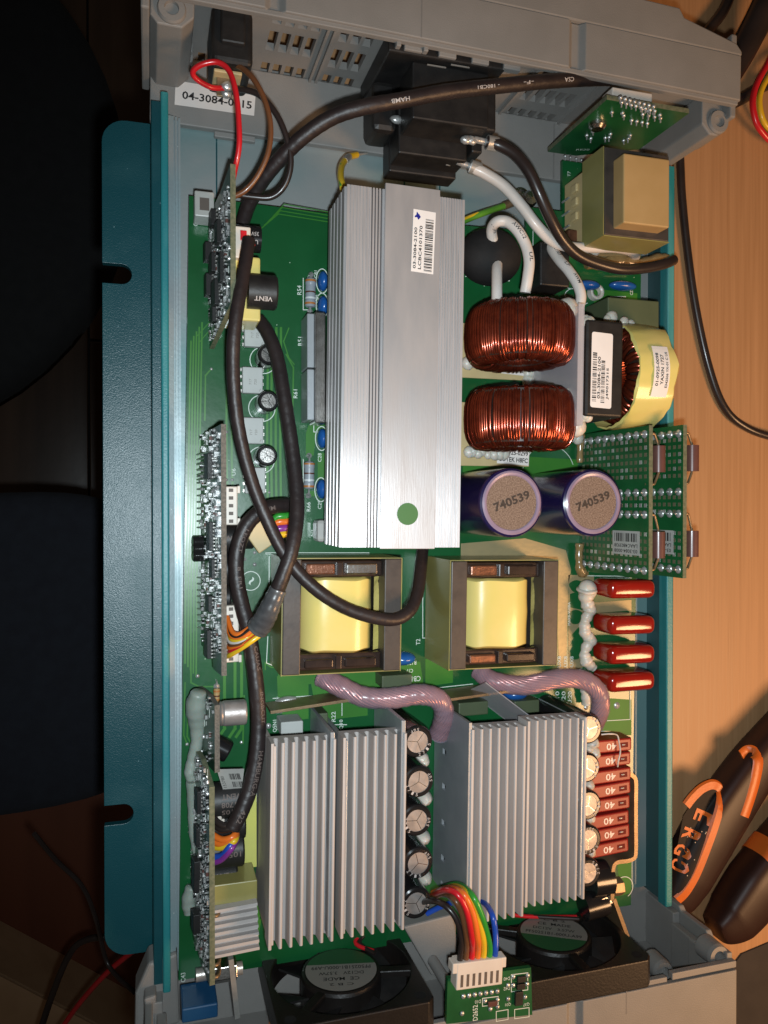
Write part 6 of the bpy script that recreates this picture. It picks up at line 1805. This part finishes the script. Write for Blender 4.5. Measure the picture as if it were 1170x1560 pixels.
# ------------------------------------------------------------------ mains socket and rocker switch in the end cap
sk = thing('mains_socket', 'bulky black mains socket block with soldered terminals in the slotted end cap', 'socket', (105, 138, -6))
def bx(x0, x1, y0, y1, z0, z1, nm, m='black_plastic', bev=0.6): return MB().box(x0, x1, y0, y1, z0, z1).build(nm, m, sk, bevel=bev)
X = lambda px, py, z: P(px, py, z).x
xa, xb = X(588, 130, 28), X(764, 140, 28)
bx(xa, xb, 143, 149.6, -4, 31, 'flange')
xa, xb = X(655, 150, 28), X(745, 160, 28)
bx(xa - 6, xb, 124.5, 142.9, 15, 28, 'upper_body')
xa2, xb2 = X(609, 225, 16), X(714, 225, 16)
bx(xa2, xb2, 119, 140, 4, 14.6, 'lower_body')
bx(xa2, X(697, 240, 5), 117.2, 130, -4, 3.8, 'foot')
bx(X(566, 180, 12), xa2 - 0.2, 126, 143, 0, 14, 'side_lobe', bev=2.0)
bx(xb + 0.1, xb + 4.5, 126, 142, 12, 24, 'side_ear', bev=0.8)
bx(X(712, 215, 12), X(728, 220, 12), 122, 130, 6, 16, 'tab')
for (px, py, z) in ((604, 182, 15), (617, 185, 15), (710, 213, 22), (718, 214, 22), (682, 246, 10), (690, 247, 9)):
    MB().ball(P(px, py, z), 1.7, 10, 6, 0, (1.3, 0.9, 0.7), 0.12).build('solder_lump', 'solder', sk, smooth=70)
for (px0, py0, px1, py1, z) in ((722, 212, 744, 217, 22), (696, 246, 718, 254, 12)):
    a, b_ = P(px0, py0, z), P(px1, py1, z)
    MB().cyl(a, b_, 1.1, 10).build('terminal', 'solder', sk, smooth=40)
    d = (b_ - a).normalized()
    MB().cyl(b_ - d * 0.5, b_ + d * 3.2, 2.4, 16).build('crimp_band', 'tinned', sk, smooth=40)
for (px, py) in ((665, 101), (701, 101)):
    q = P(px, py, 31.1); MB().box(q.x - 3.2, q.x + 3.2, q.y - 0.2, q.y + 0.2, 31.02, 31.3).build('contact_slot', 'tinned', sk)
sw = thing('rocker_switch', 'small black rocker switch body with brass terminals at the cap corner', 'switch', (P(350, 60, 20).x, 143, 0))
xs0, xs1 = X(318, 60, 22), X(382, 60, 22)
MB().box(xs0 + 0.5, xs1, 133, 149.8, 8, 28).build('body', 'black_plastic', sw, bevel=1.6, seg=3)
MB().box(xs0 + 3, xs1 - 2.5, 138, 149.8, 28.05, 30).build('shoulder', 'black_plastic', sw, bevel=0.6)
for (dx, z0) in ((-1.5, 20), (-1.2, 15.5)):
    cx = (xs0 + xs1) / 2 + dx
    MB().box(cx - 2.4, cx + 2.4, 128.5, 132.9, z0, z0 + 0.9).build('terminal', 'brass', sw, bevel=0.15)
    MB().ball((cx + 0.6, 129.5, z0 + 1), 1.6, 10, 6, 0, (1.1, 1, 0.7), 0.12).build('solder_lump', 'solder', sw, smooth=70)
MB().box((xs0 + xs1) / 2 - 5, (xs0 + xs1) / 2 + 3.5, 131.9, 132.95, 15, 24).build('terminal_plate', 'cream_plastic', sw, bevel=0.3)

# ------------------------------------------------------------------ on the bench: cords and pliers
zb = Z_BENCH
def cord(label, pts, r, m, name='cord'): return loose(name, label, 'cord', pts, r, m, 12)
cord('black cord curving along the bench beside the chassis wall', [P(1032, 190, zb + 2), P(1036, 240, zb + 2), P(1039, 300, zb + 2), P(1047, 380, zb + 2), P(1060, 470, zb + 2), P(1080, 560, zb + 2), P(1103, 620, zb + 2), P(1135, 650, zb + 2), P(1185, 668, zb + 2), P(1290, 690, zb + 2), P(1420, 660, zb + 2), P(1600, 560, zb + 2)], 1.7, 'black_wire')
cord('black flat cord leaving the bench behind the end cap hood', [P(1260, -330, zb + 3), P(1170, -150, zb + 3), P(1128, -50, zb + 3), P(1105, 10, zb + 3), P(1080, 45, zb + 3), P(1050, 80, zb + 3), P(1020, 110, zb + 3)], 2.4, 'black_wire')
cord('thick black cable beyond the end cap hood', [P(1330, -300, zb + 7), P(1230, -140, zb + 11), P(1185, -40, zb + 14), P(1165, 10, zb + 14), P(1140, 60, zb + 10), P(1120, 95, zb + 8), P(1090, 140, zb + 6), P(1060, 175, zb + 6)], 6.0, 'black_wire')
cord('black cord under the red and yellow wires', [P(1500, 20, zb + 3), P(1330, 80, zb + 3), P(1200, 118, zb + 3), P(1165, 130, zb + 3), P(1130, 150, zb + 3), P(1090, 170, zb + 3)], 2.6, 'black_wire')
cord('bright red wire bowing at the bench edge', [P(1430, -60, zb + 2), P(1280, 0, zb + 4), P(1195, 60, zb + 8), P(1165, 105, zb + 9), P(1149, 140, zb + 9), P(1148, 170, zb + 9), P(1160, 200, zb + 8), P(1195, 225, zb + 6), P(1300, 250, zb + 2), P(1480, 230, zb + 2)], 1.3, 'red_wire')
cord('yellow wire bowing inside the red one', [P(1440, -30, zb + 2), P(1290, 30, zb + 3), P(1195, 88, zb + 6), P(1172, 115, zb + 7), P(1158, 145, zb + 7), P(1160, 175, zb + 7), P(1172, 196, zb + 6), P(1200, 210, zb + 5), P(1310, 232, zb + 2), P(1470, 205, zb + 2)], 1.2, 'yellow_wire')

o = MB().prism([XY(1128, 1452, zb), XY(1300, 1380, zb), XY(1300, 1900, zb), XY(900, 1900, zb), XY(1000, 1620, zb)], zb + 0.05, zb + 0.9).build('shadow_sheet', 'shadow_grey', bevel=0.3)  # thin dark sheet added to stand in for shadow on the bench
tag(o, 'dark grey sheet standing in for shadow on the bench below the plier handles', 'shadow_sheet')

pliers = thing('pliers', 'pliers with brown-black and orange cushioned handles lying on the bench', 'pliers', P(1110, 1280, zb))
def handle(cl, ws, h, zc):
    """centre line pixels, half widths (mm)"""
    pts = spline([P(px, py, zc) for px, py in cl], 8)
    n = len(pts); secs = []
    b = MB(); vs = []; fs = []; m_ = 24
    for i, p in enumerate(pts):
        t = (pts[min(i + 1, n - 1)] - pts[max(i - 1, 0)]).normalized(); e = Vector((-t.y, t.x, 0)).normalized()
        q = i / (n - 1) * (len(ws) - 1); k = min(int(q), len(ws) - 2); w = ws[k] * (1 - q + k) + ws[k + 1] * (q - k)
        hh = h * (min(1, w / max(ws)) ** 0.5)
        secs.append((p, e, w, hh))
        for j in range(m_):
            a = 2 * math.pi * j / m_; ca, sa = math.cos(a), math.sin(a)
            x = math.copysign(abs(ca) ** 0.6, ca); z_ = math.copysign(abs(sa) ** 0.6, sa)
            vs.append(p + e * (w * x) + Vector((0, 0, hh * z_)))
    for i in range(n - 1):
        for j in range(m_):
            j2 = (j + 1) % m_; fs.append((i * m_ + j, (i + 1) * m_ + j, (i + 1) * m_ + j2, i * m_ + j2))
    fs.append(tuple(range(m_))); fs.append(tuple(range((n - 1) * m_, n * m_))[::-1])
    b.add(vs, fs)
    def surfz(x, y):
        best = None
        for s0, s1 in zip(secs[:-1], secs[1:]):
            ax, ay, bx_, by_ = s0[0].x, s0[0].y, s1[0].x, s1[0].y
            L2 = (bx_ - ax) ** 2 + (by_ - ay) ** 2
            t = min(1, max(0, ((x - ax) * (bx_ - ax) + (y - ay) * (by_ - ay)) / L2))
            d = math.hypot(x - ax - t * (bx_ - ax), y - ay - t * (by_ - ay))
            if best is None or d < best[0]: best = (d, s0[2] * (1 - t) + s1[2] * t, s0[3] * (1 - t) + s1[3] * t)
        q = min(0.985, best[0] / best[1])
        return zc + best[2] * (1 - q ** 3.333) ** 0.3
    def surf(px, py):
        z_ = zc + h * 0.8
        for _ in range(6):
            p = P(px, py, z_); z_ = 0.5 * z_ + 0.5 * surfz(p.x, p.y)
        return P(px, py, z_)
    surf.z = surfz
    return b, surf, secs
b, surf, secs = handle([(1225, 1075), (1180, 1128), (1146, 1170), (1110, 1222), (1075, 1278), (1046, 1332), (1028, 1368), (1018, 1388)], [8.0, 9.0, 9.8, 10.5, 11, 10, 7.5, 3.5], 8.5, zb + 8.6)
h1 = b.build('handle', 'handle_brown', pliers, smooth=60)
def inlay(par, surf, pix, r, m, name):
    pts = [surf(px, py) + Vector((0, 0, 0.1)) for px, py in pix]
    path = spline(pts, 5); b = MB(); n = len(path); vs = []; fs = []
    for i, p in enumerate(path):
        t = (path[min(i + 1, n - 1)] - path[max(i - 1, 0)]).normalized(); e = Vector((-t.y, t.x, 0)).normalized()
        for (dx, dz) in ((-r, -0.5), (-r * 0.7, 0.35), (r * 0.7, 0.35), (r, -0.5)): vs.append(p + e * dx + Vector((0, 0, dz)))
    for i in range(n - 1):
        for k in range(4): fs.append((4 * i + k, 4 * i + (k + 1) % 4, 4 * i + 4 + (k + 1) % 4, 4 * i + 4 + k))
    fs += [(0, 1, 2, 3), (4 * n - 1, 4 * n - 2, 4 * n - 3, 4 * n - 4)]
    b.add(vs, fs); return b.build(name, m, par, smooth=50)
loop1 = [(1046, 1228), (1056, 1215), (1070, 1202), (1086, 1196), (1097, 1204), (1098, 1226), (1090, 1256), (1078, 1290), (1062, 1330), (1046, 1358), (1032, 1372)]
inlay(h1, surf, loop1, 2.3, 'handle_orange', 'orange_inlay')
inlay(h1, surf, [(1130, 1152), (1139, 1145), (1149, 1147), (1156, 1158), (1153, 1182), (1145, 1212), (1134, 1244)], 2.7, 'handle_orange', 'orange_inlay')
pat = MB(); inner = [(1040, 1243), (1053, 1224), (1070, 1207), (1085, 1201), (1093, 1208), (1093, 1226), (1085, 1256), (1073, 1290), (1057, 1328), (1040, 1356), (1032, 1362), (1030, 1335), (1031, 1290)]
inner = [(v.x, v.y) for v in spline([Vector((x, y, 0)) for x, y in inner], 3)]
cen = surf(1055, 1285) + Vector((0, 0, 0.4))
vs = [cen]; fs = []; ring_n = 9
for k in range(1, ring_n + 1):
    for (px, py) in inner:
        f = k / ring_n; p = surf(1055 + (px - 1055) * f, 1285 + (py - 1285) * f); vs.append(p + Vector((0, 0, 0.35)))
mI = len(inner)
for i in range(mI): fs.append((0, 1 + (i + 1) % mI, 1 + i))
for k in range(ring_n - 1):
    for i in range(mI): fs.append((1 + k * mI + i, 1 + k * mI + (i + 1) % mI, 1 + (k + 1) * mI + (i + 1) % mI, 1 + (k + 1) * mI + i))
pat.add(vs, fs); pat.build('grip_panel', 'handle_black', h1, smooth=60)
tx = MB()
for ch, px, py in (('E', 1066, 1242), ('R', 1048, 1270), ('G', 1036, 1294), ('O', 1030, 1316)):
    tb = MB().text(ch, (0, 0, 0), 4.8, 6.2, (1, 0, 0), (0, 1, 0), 0, 0.03)
    c0 = surf(px, py); d = Vector((-0.42, -0.9, 0)).normalized(); u = Vector((0.9, -0.42, 0)).normalized()
    me = bpy.data.meshes.new('t'); me.from_pydata([tuple(v) for v in tb.v], [], tb.f)
    bm = bmesh.new(); bm.from_mesh(me); bmesh.ops.triangulate(bm, faces=bm.faces)
    for _ in range(3): bmesh.ops.subdivide_edges(bm, edges=[e for e in bm.edges if e.calc_length() > 0.7], cuts=1, use_grid_fill=True)
    bmesh.ops.triangulate(bm, faces=bm.faces)
    bm.verts.ensure_lookup_table()
    vs = []; tfs = [tuple(v.index for v in f.verts) for f in bm.faces] if not bm.verts.index_update() else []
    for v in bm.verts:
        w = c0 + d * v.co.x + u * v.co.y
        vs.append(Vector((w.x, w.y, surf.z(w.x, w.y) + 0.62)))
    bm.free(); bpy.data.meshes.remove(me)
    tb.f = tfs
    tx.add(vs, tb.f)
tx.build('lettering', 'handle_orange', h1)
dt = MB()
rnd = random.Random(5)
for k in range(26):
    px, py = rnd.uniform(1046, 1082), rnd.uniform(1255, 1345)
    if px - 1040 > (1365 - py) * 0.36: continue
    dt.ball(surf(px, py) + Vector((0, 0, 0.4)), 0.35, 6, 4, 0, (1, 1, 0.5))
dt.build('grip_dots', 'fan_silver', h1, kind='stuff')
b, surf2, secs2 = handle([(1290, 1160), (1240, 1230), (1195, 1290), (1150, 1350), (1115, 1395), (1088, 1415)], [8.5, 9.5, 11.5, 12.0, 10, 5], 9.5, zb + 9.8)
h2 = b.build('handle', 'handle_brown', pliers, smooth=60)
bd2 = MB(); i0 = int(len(secs2) * 0.44); vs = []; fs = []; m_ = 24
for i in range(4):
    p, e, w, hh = secs2[i0 + i]
    for j in range(m_):
        a = 2 * math.pi * j / m_; ca, sa = math.cos(a), math.sin(a)
        t_ = (secs2[i0 + 1][0] - secs2[i0][0]).normalized() * (2.5 * ca)
        vs.append(p + t_ + e * ((w + 0.35) * math.copysign(abs(ca) ** 0.6, ca)) + Vector((0, 0, (hh + 0.35) * math.copysign(abs(sa) ** 0.6, sa))))
for i in range(3):
    for j in range(m_): fs.append((i * m_ + j, (i + 1) * m_ + j, (i + 1) * m_ + (j + 1) % m_, i * m_ + (j + 1) % m_))
bd2.add(vs, fs); bd2.build('orange_band', 'handle_orange', h2, smooth=60)
jw = MB().obox((330, 30, zb + 8), (0.6, 0.8, 0), (-0.8, 0.6, 0), 40, 12, 5)
pv = Vector(secs[0][0]); pv2 = Vector(secs2[0][0]); mid = (pv + pv2) / 2 + Vector((42, 45, 0))
MB().tube([pv, pv.lerp(mid, 0.6), mid], [7, 6, 6], 12, 0, 6).build('jaw_arm', 'steel', pliers, smooth=60)
MB().tube([pv2, pv2.lerp(mid, 0.6), mid], [7, 6, 6], 12, 0, 6).build('jaw_arm', 'steel', pliers, smooth=60)
MB().obox(mid + Vector((22, 26, -1)), (0.63, 0.77, 0), (-0.77, 0.63, 0), 30, 9, 4.5).build('jaw', 'steel', pliers, bevel=1.5)
